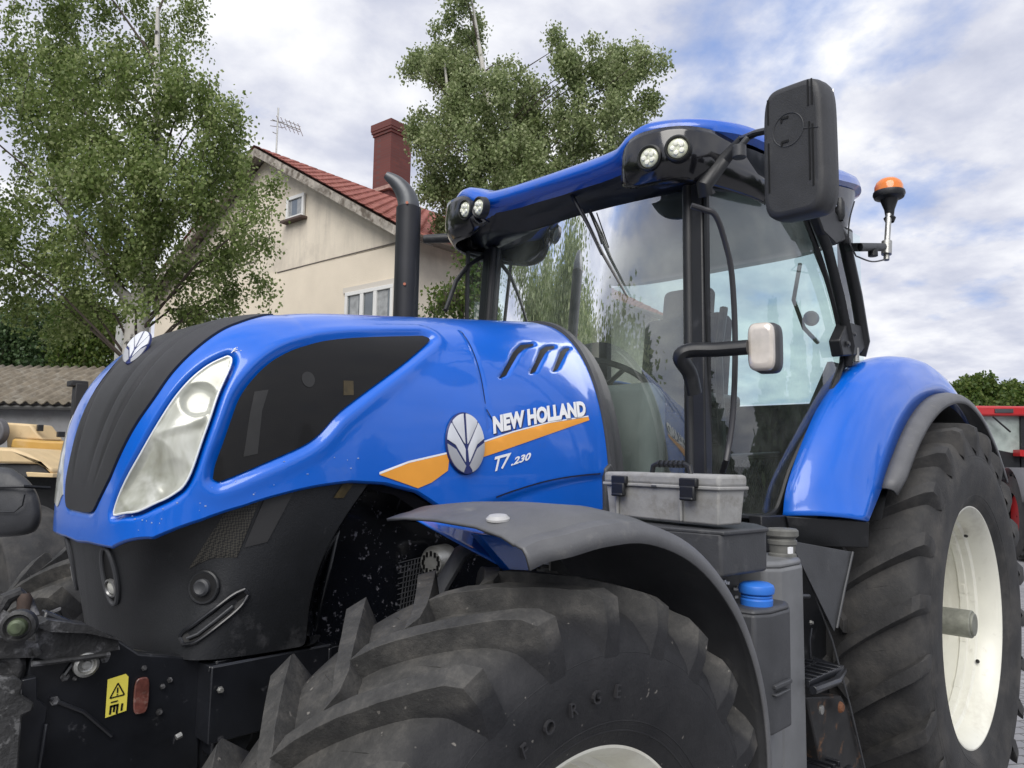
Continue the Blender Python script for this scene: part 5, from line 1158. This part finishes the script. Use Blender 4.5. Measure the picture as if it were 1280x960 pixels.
tp_ = [[(0.0, 0, 0, .17), (0.0, 0, z_(460), .14), (.01, 0, z_(400), .125), (.03, 0, z_(370), .11), (.08, 0, z_(310), .08), (.10, .05, z_(220), .06), (.05, 0, z_(110), .04), (0, 0, z_(10), .02)],
       [(.0, 0, z_(385), .07), (x_(155), -.05, z_(362), .06), (x_(138), -.1, z_(340), .045), (x_(100), -.1, z_(290), .03), (x_(60), -.1, z_(220), .02)],
       [(.06, 0, z_(340), .05), (x_(210), -.1, z_(290), .035), (x_(260), -.2, z_(230), .02), (x_(300), -.2, z_(190), .01)]]
birch(spot(bx0, BD), 7, CL, tp_, 92000, .047, birch_leaf, 'big birch tree with pale trunk and drooping leaves left of the house')
# middle birch
BD2 = 13.0; bx2, _ = pxh(640, 400, BD2); b2 = (bx2,)
cl = [(575, 20, 38, 26), (560, 60, 45, 35), (590, 90, 45, 35), (545, 130, 38, 35), (600, 140, 55, 40), (570, 190, 55, 40), (640, 170, 45, 45), (625, 215, 55, 30), (560, 240, 35, 22), (585, 225, 40, 30), (690, 170, 50, 45), (740, 160, 45, 40), (730, 105, 32, 30), (700, 80, 16, 24), (770, 80, 28, 32), (785, 140, 25, 30), (680, 130, 35, 30), (720, 200, 60, 30), (632, 70, 10, 18), (785, 62, 16, 22), (760, 110, 30, 26), (795, 105, 20, 24), (715, 110, 28, 26), (800, 150, 18, 20), (665, 90, 10, 14), (655, 145, 25, 22), (530, 170, 18, 22), (530, 110, 16, 20), (575, -10, 25, 25), (540, 80, 20, 25), (550, 270, 24, 14), (650, 115, 14, 22), (600, 260, 40, 20), (660, 260, 60, 30)]
CL = [clump(a, b, BD2, c*.88, e*.88, b2, dd=RNG.uniform(-.9, .9)) for a, b, c, e in cl]
z_ = lambda py: pxh(640, py, BD2)[1]; x_ = lambda px: pxh(px, 300, BD2)[0]-bx2
tp_ = [[(0, 0, 0, .2), (0, 0, z_(400), .15), (x_(630), 0, z_(300), .12), (x_(620), 0, z_(200), .09), (x_(600), 0, z_(90), .045), (x_(585), 0, z_(10), .02), (x_(578), 0, z_(-20), .01)],
       [(0, 0, z_(330), .08), (x_(680), 0, z_(230), .06), (x_(715), 0, z_(170), .03), (x_(735), 0, z_(120), .012)],
       [(x_(625), 0, z_(220), .05), (x_(560), -.1, z_(150), .035), (x_(550), -.1, z_(80), .02)]]
birch(spot(bx2, BD2), 8, CL, tp_, 92000, .060, birch_leaf2, 'birch tree with two-peaked crown rising behind the cab and chimney')
# dark shrubs and conifer behind the shed
def bushy(base_px, d, cl, n, ls, m, label, name='shrub', cat='shrub', group=None):
    x0, _ = pxh(base_px, 480, d); CL = [clump(a, b, d, c, e, (x0,), dd=RNG.uniform(-.3, .3)) for a, b, c, e in cl]
    zt = min(pxh(base_px, min(b for _, b, _, _ in cl), d)[1], 30)
    birch(spot(x0, d), 3, CL, [[(0, 0, 0, .08), (0, 0, zt*.4, .07), (0, 0, zt*.85, .03)]], n, ls, m, label, bark_m=darkbark, name=name, cat=cat, group=group)
bushy(40, 17, [(40, 400, 45, 26), (20, 430, 40, 30), (70, 435, 40, 26), (0, 410, 40, 30), (-40, 420, 40, 40), (50, 470, 60, 30)], 22000, .085, conif_leaf, 'dark green conifer hedge growing behind the corrugated shed roof', 'conifer', 'conifer')
bushy(115, 15.5, [(110, 395, 30, 22), (125, 425, 32, 26), (95, 425, 28, 24), (118, 455, 36, 18), (85, 390, 24, 20)], 14000, .075, bush_leaf, 'yellow-green shrub between the conifer hedge and the birch trunk')
bushy(575, 9.0, [(575, 380, 26, 14), (595, 345, 12, 22), (545, 386, 14, 6), (590, 320, 8, 12)], 2600, .05, bush_leaf, 'small green shrub showing between the exhaust and the cab')
bushy(1225, 32, [(1200, 486, 22, 14), (1225, 480, 24, 13), (1255, 490, 26, 13), (1280, 494, 26, 14), (1225, 505, 50, 14), (1320, 490, 30, 18)], 16000, .17, bush_leaf, 'round green tree crown beyond the red tractor roof', 'broadleaf_tree', 'tree')
bushy(1100, 34, [(1100, 540, 60, 20), (1040, 540, 50, 22), (980, 540, 50, 20)], 6000, .2, bush_leaf, 'low green tree mass hidden behind the rear mudguard and the cab', 'broadleaf_tree', 'tree')

# ---- house
HN_ = np.array([0.995, 0.098, 0]); HDW = np.array([-.098, .995, 0]); HA = np.array([6.677, 8.478, 0.0])
def hp(s, z, off=0): return tuple(HA+HDW*s-HN_*off+np.array([0, 0, z]))     # off towards the viewer
HO = empty('house', tuple(HA+HDW*4.3), 0, 'cream rendered gable house with red tiled roof and brick chimney', 'house')
def hb(g, v):
    return g
def hbuild(g, name, m, par=None, **k):
    base = np.array(HO.location); g.v = [tuple(np.array(p)-base) for p in g.v]; return g.build(name, m, par or HO, **k)
stucco = mat('stucco', (.70, .63, .52), .9, var=.08, vscale=1.2, bump=.3, bscale=60, dirt=(.44, .39, .33), dscale=.9, dlo=.48, dhi=.8)
stucco2 = mat('stucco_base', (.72, .64, .52), .9, var=.06, vscale=1.2, bump=.3, bscale=60)
streaks(stucco, (.36, .33, .28), .35)
SAx, ZAp, ZEv, SEv = 4.3, 8.10, 5.42, -.45; slope = (ZAp-ZEv)/(SAx-SEv); SL = 2*SAx-SEv
g = G(); s0, s1 = -.30, 2*SAx+.30; zz0 = ZAp-slope*(SAx-s0)
V = [hp(s0, 0), hp(s1, 0), hp(s1, zz0), hp(SAx, ZAp-.05), hp(s0, zz0)]
ext_ = tuple(HN_*9.0); g.prism(V, ext_); hbuild(g, 'wall', stucco, smooth=0)
g = G(); g.prism([hp(s0+.0, 5.40, .018), hp(s1, 5.46, .018), hp(s1, 0, .018), hp(s0, 0, .018)], tuple(HN_*.03)); hbuild(g, 'lower_wall', stucco2, smooth=0)
# roof slopes as real sheets with tile rows
def rmat():
    m = bpy.data.materials.new('roof_tiles'); m.use_nodes = True; t = m.node_tree; b = t.nodes['Principled BSDF']; co = t.nodes.new('ShaderNodeTexCoord').outputs['Object']
    c = ramp(t, noise(t, co, 6, 6, .7), [(.3, (.14, .045, .036)), (.5, (.25, .078, .060)), (.72, (.34, .15, .115))]); t.links.new(c, b.inputs['Base Color']); b.inputs['Roughness'].default_value = .85; return m
tiles = rmat()
def slope_sheet(side):
    g = G(); ns, nx = 22, 40; over = .35; Ls = SAx-SEv+.35
    e_s = (HDW*(-1 if side > 0 else 1)); P = []
    for i in range(ns):
        for k in (0, 1):
            d = Ls*(i+k)/ns; z = ZAp+.10-slope*d+(.025 if k else 0.0)*1+(-.0)
            row = []
            for j in range(nx*4+1):
                u = j/(nx*4)*(9.0+2*over)-over; wv = .018*math.cos(j*PI/2)
                row.append(tuple(HA+HDW*SAx+e_s*d+HN_*u+np.array([0, 0, z+wv])))
            P.append(row)
    g.grid(np.array(P), flip=side < 0); hbuild(g, 'roof', tiles, smooth=0)
slope_sheet(1); slope_sheet(-1)
g = G(); e = .33
for sd in (1, -1):
    a = np.array([SAx, ZAp+.06]); L_ = SAx-SEv+.32; b = np.array([SAx-sd*L_, ZAp+.06-slope*L_])
    g.prism([hp(a[0], a[1], e), hp(b[0], b[1], e), hp(b[0], b[1]-.17, e), hp(a[0], a[1]-.17, e)], tuple(HN_*.03))
    g.prism([hp(a[0], a[1]-.0, e-.03), hp(b[0], b[1]-.0, e-.03), hp(b[0], b[1]-.05, e-.03), hp(a[0], a[1]-.05, e-.03)], tuple(HN_*.33))
hbuild(g, 'bargeboard', mat('weathered_board', (.34, .31, .27), .9, var=.4, vscale=6, dirt=(.11, .09, .07), dscale=5, dlo=.46, dhi=.6), smooth=0)
g = G(); g.tube([tuple(HA+HDW*(SEv-.30)+HN_*u+np.array([0, 0, ZEv-.10])) for u in (-.33, 9.3)], .07, 8); g.tube([hp(-.32, 5.15, .08), hp(-.32, 0, .08)], .05, 8); hbuild(g, 'gutter', mat('gutter_brown', (.09, .065, .05), .6), smooth=40)
# chimney stands on the right-hand slope
brick = None
def brickm():
    m = bpy.data.materials.new('chimney_brick'); m.use_nodes = True; t = m.node_tree; b = t.nodes['Principled BSDF']; co = t.nodes.new('ShaderNodeTexCoord').outputs['Object']
    br = t.nodes.new('ShaderNodeTexBrick'); br.inputs['Scale'].default_value = 1; br.inputs['Brick Width'].default_value = .25; br.inputs['Row Height'].default_value = .075; br.inputs['Mortar Size'].default_value = .007
    br.inputs['Color1'].default_value = (.15, .042, .033, 1); br.inputs['Color2'].default_value = (.11, .032, .027, 1); br.inputs['Mortar'].default_value = (.11, .05, .045, 1)
    mpn = t.nodes.new('ShaderNodeMapping'); mpn.inputs['Rotation'].default_value = (PI/2, 0, 0); t.links.new(co, mpn.inputs[0]); t.links.new(mpn.outputs[0], br.inputs[0]); t.links.new(br.outputs[0], b.inputs['Base Color']); b.inputs['Roughness'].default_value = .8; return m
brick = brickm()
def onroof(px, py):   # hit the near-right roof slope
    d = Dv+R2*(px-640)/FPX-U2*(py-480)/FPX; n = np.array([0, 0, 1.])*1+(-HDW)*slope; p0 = HA+HDW*SAx+np.array([0, 0, ZAp+.1])
    t = (n@(p0-CP))/(n@d); return CP+d*t
cb = onroof(489, 240); print('chimney base', cb, (cb-HA)@HDW, (cb-HA)@HN_)
dch = (cb-CP)@HD; kx = dch/FPX; cw = 46*kx/1.30; ztop = pxh(487, 158, dch)[1]
R_h = Matrix.Rotation(math.atan2(HN_[1], HN_[0]), 3, 'Z')
g = G(); zc = cb[2]-.9; g.box((cb[0], cb[1], (zc+ztop-.38)/2), (cw, cw*.92, ztop-.38-zc), R_h)
for k, (zz, a) in enumerate([(ztop-.34, 1.08), (ztop-.26, 1.16), (ztop-.13, 1.20)]): g.box((cb[0], cb[1], zz), (cw*a, cw*.92*a, .085 if k < 2 else .20), R_h)
hbuild(g, 'chimney', brick, smooth=0, bevel=.01)
g = G(); g.box((cb[0], cb[1], cb[2]-.06), (cw*1.25, cw*1.2, .10), R_h @ Matrix.Rotation(0, 3, 'X')); hbuild(g, 'chimney_flashing', mat('flashing', (.40, .25, .21), .8, var=.3), smooth=0)
wframe = mat('window_frame', (.72, .72, .70), .5); wgl = mat('window_pane', (.10, .12, .13), .08, 0, .5, spec=1.0, var=.2, vscale=2)
def window(s0, s1, z0, z1, mull, sill):
    g = G(); w_ = .07; f = .045
    g.box(hp((s0+s1)/2, z1-w_/2, f), (.05, s1-s0, w_), R_h); g.box(hp((s0+s1)/2, z0+w_/2, f), (.05, s1-s0, w_), R_h)
    for s in (s0+w_/2, s1-w_/2): g.box(hp(s, (z0+z1)/2, f), (.05, w_, z1-z0-2*w_), R_h)
    for k in mull: g.box(hp(s0+(s1-s0)*k, (z0+z1)/2, f), (.045, .09, z1-z0-2*w_), R_h)
    o = hbuild(g, 'window', wframe, smooth=0, bevel=.005)
    g = G(); g.box(hp((s0+s1)/2, (z0+z1)/2, .030), (.012, s1-s0-.1, z1-z0-.1), R_h); base = np.array(HO.location); g.v = [tuple(np.array(p)-base) for p in g.v]; g.build('pane', wgl, o, smooth=0)
    for a_ in ((.12, .42), (.72, .90)):
        g = G(); g.box(hp(s0+(s1-s0)*(a_[0]+a_[1])/2, (z0+z1)/2, .0365), (.004, (s1-s0)*(a_[1]-a_[0]), z1-z0-.16), R_h); g.v = [tuple(np.array(p)-base) for p in g.v]; g.build('curtain', mat('curtain', (.30, .31, .31), .4, 0, .4, var=.3, vscale=9), o, smooth=0)
    g = G(); g.box(hp((s0+s1)/2, z0-.03, .08), (.16, s1-s0+.12, .05), R_h); g.v = [tuple(np.array(p)-base) for p in g.v]; g.build('sill', sill, o, smooth=0, bevel=.005)
dsill = mat('dark_sill', (.09, .06, .05), .7)
window(2.84, 3.44, 6.46, 6.95, [], dsill); window(.10, 1.42, 3.7, 4.70, [.36, .64], wframe)
window(5.4, 6.8, 3.7, 4.8, [.5], wframe)
g = G(); g.prism([hp(.02, 4.70, .02), hp(1.50, 4.70, .02), hp(1.50, 4.80, .02), hp(.02, 4.80, .02)], tuple(-HN_*.03)); hbuild(g, 'lintel', mat('lintel', (.6, .56, .5), .8), smooth=0)
g = G(); pts = [hp(.10, 5.445, .024), hp(2.0, 5.44, .024), hp(3.7, 5.43, .024)]; g.tube(pts, .014, 4); g.tube([hp(4.6, 5.80, .01), hp(6.5, 5.84, .01)], .014, 4); hbuild(g, 'plaster_joint', mat('joint', (.20, .18, .16), .9), smooth=0)
# aerial on the ridge
ax0 = HA+HDW*SAx+HN_*.2; ah = ZAp+.1
AN = empty('tv_aerial', tuple(ax0+np.array([0, 0, ah])), 0, 'thin metal television aerial on the gable end of the red roof', 'aerial')
g = G(); g.tube([(0, 0, -.05), (0, 0, 1.05)], .018, 6); an = g.build('mast', metal, AN)
g = G(); hr_ = Vector(HR); hd_ = Vector(HD)
bo0, bo1 = hr_*-.12+Vector((0, 0, .78)), hr_*.5+Vector((0, 0, .56)); g.tube([bo0, bo1], .012, 5)
for k in np.linspace(.25, 1, 6):
    c = bo0*(1-k)+bo1*k; g.tube([c-hd_*.22+Vector((0, 0, .05)), c+hd_*.22-Vector((0, 0, .05))], .007, 4)
g.tube([bo0*.5+bo1*.5+Vector((0, 0, .09)), bo1+Vector((0, 0, .07)), bo1-Vector((0, 0, .05)), bo0*.5+bo1*.5-Vector((0, 0, .03))], .008, 4)
for z in (.60, .72): g.tube([Vector((0, 0, z))-hr_*.16+Vector((0, 0, .04)), Vector((0, 0, z))+hr_*.16], .008, 4)
g.tube([(0, 0, .45), tuple(hr_*-.1+Vector((0, 0, .5)))], .01, 4); g.build('dipoles', metal, AN)

# ---- white posts beside the birch trunk
pw = mat('white_post', (.8, .8, .78), .7, var=.15, dirt=(.1, .09, .08), dscale=3, dlo=.6, dhi=.7)
for i, (px, w_, lab) in enumerate(((153, .09, 'broad white post just left of the birch trunk'), (187, .07, 'thin white post just right of the birch trunk'))):
    x, z = pxh(px, 376, 11.0); o = empty('post', spot(x, 11.0), math.atan2(HD[1], HD[0]), lab, 'post'); g = G(); g.box((0, 0, z/2), (w_, w_, z)); g.build('shaft', pw, o, bevel=.01); g = G(); g.box((0, 0, z+.015), (w_*1.25, w_*1.25, .03)); g.build('cap', pw, o, bevel=.005)

# ---- shed with corrugated roof
SD = 12.5; x0, zr0 = pxh(-60, 456, SD+1.6); x1, _ = pxh(130, 456, SD)
SH = empty('shed', spot((x0+x1)/2, SD), 0, 'low grey shed with weathered corrugated roof at the left edge', 'shed')
def shp(x, d, z): p = CP+HR*x+HD*d; return (float(p[0])-SH.location.x, float(p[1])-SH.location.y, z)
xe, ze = pxh(60, 505, SD); _, zt = pxh(60, 458, SD+2.0)
g = G(); rows = []
for t in np.linspace(0, 1, 12):
    rows.append([shp(x, SD-.25+2.25*t+.0*x, ze+.0+(zt-ze)*t+.028*math.sin(x*2*PI/.177)+.012*((int(t*11)) % 3 == 0)) for x in np.arange(x0-1.5, x1+.7, .0295)])
g.grid(np.array(rows)); rfm = mat('fibre_cement', (.17, .145, .11), .95, var=.35, vscale=5, bump=.4, bscale=30, dirt=(.30, .28, .24), dscale=4.5, dlo=.5, dhi=.75)
o = g.build('roof', rfm, SH, smooth=60); md = o.modifiers.new('s', 'SOLIDIFY'); md.thickness = .02
g = G(); g.prism([shp(x0-1.4, SD, 0), shp(x1+.6, SD, 0), shp(x1+.6, SD, ze+.05), shp(x0-1.4, SD, ze+.05)], tuple(HD*2.0)); g.build('wall', mat('shed_wall', (.33, .33, .345), .9, var=.12, vscale=2, dirt=(.20, .19, .17), dscale=1.5, dlo=.5, dhi=.8), SH, smooth=0)
g = G(); g.tube([shp(x0-1.4, SD-.16, ze-.07), shp(x1+.6, SD-.16, ze-.07)], .045, 8); g.build('gutter', mat('gutter_grey', (.10, .10, .10), .6), SH)

# ---- yellow machine at the left
YD = 6.2
def yq(px, py, d): x, z = pxh(px, py, d); p = CP+HR*x+HD*d; return Vector((float(p[0]), float(p[1]), z))
yx, _ = pxh(20, 600, YD); YM = empty('yellow_loader', spot(yx, YD), 0, 'beige and yellow wheeled loader parked behind the tractor nose', 'loader')
yb = Vector(YM.location)
def yl(g, name, m, par=None, **k): g.v = [tuple(Vector(p)-yb) for p in g.v]; return g.build(name, m, par or YM, **k)
ypaint = mat('loader_yellow', (.50, .30, .075), .5, var=.12, vscale=5, dirt=(.55, .40, .24), dscale=5, dlo=.5, dhi=.8); ybeige = mat('loader_beige', (.62, .47, .27), .55, var=.08, dirt=(.35, .2, .08), dscale=9, dlo=.6, dhi=.85)
def yprism(pts, d, th): g = G(); g.prism([yq(a, b, d) for a, b in pts], tuple(HD*th)); return g
def slab(p_near, p_far, d0, d1):    # sheet between two pixel lines at two distances
    g = G(); A_ = [yq(a, b, d0) for a, b in p_near]; B_ = [yq(a, b, d1) for a, b in p_far]; n = len(A_)
    g.add(A_+B_, [(i, i+1, n+i+1, n+i) for i in range(n-1)]); return g
yl(yprism([(6, 528), (38, 530), (53, 550), (20, 549), (14, 560), (8, 562)], YD+.9, .35), 'upper_hood', ybeige, bevel=.02)
yl(yprism([(15, 548), (54, 551), (95, 552), (95, 600), (62, 588), (20, 562), (12, 560)], YD+.7, .8), 'side_panel', ypaint, bevel=.02)
yl(yprism([(-40, 558), (15, 561), (34, 567), (66, 586), (64, 594), (50, 580), (-40, 579)], YD, .7), 'front_hood', ybeige, bevel=.02)
yl(yprism([(-40, 580), (50, 580), (66, 596), (40, 597), (-40, 597)], YD+.04, .6), 'hood_underside', darkgrey, bevel=.01)
yl(yprism([(32, 590), (66, 592), (66, 597), (34, 596)], YD-.02, .1), 'hood_lip', ybeige, bevel=.005)
yl(yprism([(-40, 597), (70, 597), (80, 700), (-40, 700)], YD+.3, .8), 'loader_body', blackp)
g = G(); g.lathe([(0, 0), (0, .13), (.08, .13), (.08, 0)], yq(-2, 540, YD+.8), tuple(-HR*.2-HD), 20); yl(g, 'intake_cap', mat('round_cap', (.12, .12, .13), .6), bevel=.01)
g = G(); c = yq(8, 640, YD-.6)
for cx_, r_ in ((0, .62),): 
    for sgn in (-1, 1): pass
g.lathe([(-.25, .35), (-.25, .60), (-.15, .64), (.15, .64), (.25, .60), (.25, .35), (-.25, .35)], Vector((c.x, c.y, .64)), tuple(HR*.5+HD*.9), 40); yl(g, 'tyre', rubber, bevel=.01)
g = G(); g.box(yq(50, 535, YD+.9), (.05, .05, .06)); g.box(yq(76, 543, YD+.6), (.06, .05, .05)); yl(g, 'bracket', blackp, bevel=.005)
g = G(); g.box(yq(99, 505, YD+1.5), (.12, .12, .42)); g.box(yq(97, 480, YD+1.5), (.16, .16, .06)); yl(g, 'exhaust', mat('loader_black', (.02, .02, .022), .6), bevel=.01)
# dark rounded wheel guard belonging to the tractor's far side
g = G(); pl = [(-60, 583), (5, 584), (22, 590), (38, 603), (48, 620), (52, 640), (50, 655), (40, 666), (10, 671), (-60, 672)]
rows = []; cxp = (-5, 630)
K = spline(pl, 4, False)
for (k, dd) in ((1.0, .06), (.985, .02), (.95, .0), (.80, -.018), (.4, -.03), (0.02, -.033)):
    rows.append([tuple(yq(cxp[0]+(a-cxp[0])*k, cxp[1]+(b-cxp[1])*k, 2.45+dd)) for a, b in K])
g.grid(np.array(rows)); o = g.build('lamp_shield', darkgrey, TR, smooth=60)
g = G(); g.tube([yq(-40, 609, 2.41), yq(30, 608, 2.41), yq(62, 610, 2.5)], .006, 6); g.tube([yq(-40, 641, 2.41), yq(18, 640, 2.41), yq(28, 632, 2.41), yq(31, 618, 2.41)], .0025, 5); g.build('shield_ribs', blackm, o)

# ---- red tractor on the right
RD = 14.5
def rq(px, py, d=RD): return yq(px, py, d)
rx0, _ = pxh(1262, 600, RD); RT = empty('red_tractor', spot(rx0, RD), 0, 'red tractor with lit windshield parked behind the big rear wheel', 'tractor'); rb = Vector(RT.location)
RT['label'] = 'smaller red tractor partly hidden behind the large rear wheel at right edge'
def rl(g, name, m, par=None, **k): g.v = [tuple(Vector(p)-rb) for p in g.v]; return g.build(name, m, par or RT, **k)
red = mat('red_paint', (.42, .015, .018), .35, 0, .5)
def rprism(pts, d, th): g = G(); g.prism([rq(a, b, d) for a, b in pts], tuple(HD*th)); return g
rl(rprism([(1218, 507), (1320, 508), (1330, 520), (1222, 520)], RD, 1.3), 'roof', red, bevel=.04, seg=3)
rl(rprism([(1244, 511), (1267, 511), (1267, 516), (1244, 516)], RD-.02, .05), 'roof_lamp', darkgrey, bevel=.005)
g = G()
for px, w_ in ((1222, .09), (1276, .10), (1325, .09)): g.prism([rq(px, 520, RD+.1), rq(px+5*w_/.1, 520, RD+.1), rq(px+5*w_/.1+1, 595, RD+.1), rq(px+1, 595, RD+.1)], tuple(HD*.1))
g.prism([rq(1222, 590, RD+.1), rq(1330, 590, RD+.1), rq(1330, 600, RD+.1), rq(1222, 600, RD+.1)], tuple(HD*.1)); rl(g, 'cab_frame', blackp)
g = rprism([(1225, 520), (1277, 520), (1277, 590), (1225, 590)], RD+.15, .02); rl(g, 'windshield', mat('far_windshield', (.33, .38, .36), .08, 0, .6, var=.45, vscale=1.8))
g = rprism([(1235, 560), (1275, 568), (1275, 592), (1238, 596)], RD+.12, .02); rl(g, 'dashboard', blackp)
g = G(); g.tube([rq(1241, 521, RD-.0), rq(1263, 540, RD-.0)], .018, 5); rl(g, 'wiper', blackp)
rl(rprism([(1275, 562), (1290, 564), (1290, 572), (1275, 570)], RD-.1, .2), 'mirror_bracket', red)
rl(rprism([(1236, 570), (1252, 585), (1256, 640), (1240, 640)], RD-.2, .8), 'bonnet', red, bevel=.04)
rl(rprism([(1220, 600), (1330, 600), (1330, 660), (1225, 690)], RD+.3, .8), 'chassis', blackp)
rw_ = empty('wheel'); rw_.parent = RT
Wc = rq(1283, 642, RD-.8); Wc.z = 0
rr_ = pxh(1283, 592, RD-.8)[1]/2; Wc.z = rr_
g = G(); pr = [(-.22, rr_*.55), (-.22, rr_*.85), (-.20, rr_*.93), (.20, rr_*.93), (.22, rr_*.85), (.22, rr_*.55)]; axr = (HR*.94-HD*.34); axr = Vector(axr)
g.lathe(pr, Wc, axr, 48)
fwd = Vector((0, 0, 1)).cross(axr).normalized()
for sgn in (-1, 1):
    for k in range(18):
        a = 2*PI*(k+.5*(sgn > 0))/18; P_ = []
        for q in (0, .5, 1):
            aa = a+q*.30; rd = fwd*math.cos(aa)+Vector((0, 0, 1))*math.sin(aa); tn = -fwd*math.sin(aa)+Vector((0, 0, 1))*math.cos(aa)
            c = Wc+axr*(sgn*(.0+.20*q)); P_ += [c+rd*rr_*.92-tn*.04, c+rd*rr_-tn*.03, c+rd*rr_+tn*.03, c+rd*rr_*.92+tn*.04]
        g.add(P_, [(4*i+j, 4*i+j+1, 4*i+j+5, 4*i+j+4) for i in range(2) for j in range(3)]+[(0, 1, 2, 3), (8, 11, 10, 9)])
rl(g, 'tyre', rubber, rw_); 
g = G(); g.lathe([(-.15, .02), (-.15, rr_*.5), (.1, rr_*.57), (.18, rr_*.57), (.18, rr_*.5), (0, rr_*.4), (0, .02)], Wc, axr, 30); rl(g, 'rim', red, rw_)
g = G(); cs = [Wc+(fwd*math.cos(a)+Vector((0, 0, 1))*math.sin(a))*(rr_+.10) for a in np.linspace(.35, 2.8, 16)]
g.grid(np.array([[tuple(c+axr*o_) for c in cs] for o_ in (-.26, .26)])); rl(g, 'mudguard', mat('guard_grey', (.10, .10, .11), .5), solid=.02)

# ---- unseen conifers added outside the frame so paint and glass have something to reflect
def reflected(x, d, h, r, lab):
    T = empty('conifer', spot(x, d), 0, lab, 'conifer', 'conifers added for reflections'); n = 5000
    z = RNG.uniform(.05, 1, n)**.8; rad = r*(1-z)**.8*RNG.uniform(.5, 1, n)*(1+.25*np.sin(z*40)); a = RNG.uniform(0, 2*PI, n)
    g = G(); g.tube([(0, 0, 0), (0, 0, h*.95)], [.2, .03], 8); g.build('trunk', darkbark, T); leaves('crown', np.stack([rad*np.cos(a), rad*np.sin(a), z*h], 1), .42, conif_leaf, T)
for k, (x, d, h, r) in enumerate([(-13, -9, 6.5, 2.0), (-17, -6, 7.5, 2.2), (-9, -12, 5.2, 1.8), (-6, -14, 6.0, 1.9), (-20, 1, 6.2, 2.0), (-2.5, -15, 4.6, 1.7), (-18.5, -3, 5.0, 1.8), (3, -16, 5.5, 1.9), (8, -16, 6.2, 2)]):
    reflected(x, d, h, r, 'dark pointed conifer outside the picture, added to be reflected in paint and glass')

# unseen broad trees added left of the yard, to be mirrored in the windshield
for k, (x, d, h) in enumerate([(-13, 4.5, 7.5), (-15.5, 8.5, 9.0), (-11.5, .5, 6.0), (-19, 3, 9.5)]):
    T = empty('broadleaf_tree', spot(x, d), 0, 'pale green broad tree out of view at left, added for windshield reflections', 'tree', 'broad trees added for reflections'); n = 30000
    cs_ = RNG.normal(size=(26, 3))*np.array([1.3, 1.3, h*.16])+np.array([0, 0, h*.62]); q = cs_[RNG.integers(0, 26, n)]+RNG.normal(size=(n, 3))*.55
    g = G(); g.tube([(0, 0, 0), (0, 0, h*.7)], [.2, .05], 8); g.build('trunk', bark, T); leaves('crown', q, .17, birch_leaf2, T)
for k, (x, d, h, r) in enumerate([(15, 2.2, 4.2, 1.4), (17.5, 4.2, 5.4, 1.7), (14.5, -.6, 3.6, 1.3), (20, 6.5, 5.0, 1.8), (13.5, -4, 4.6, 1.5), (22, 2, 6.5, 2.0)]):
    reflected(x, d, h, r, 'dark pointed conifer outside the picture, added to be reflected in paint and glass')
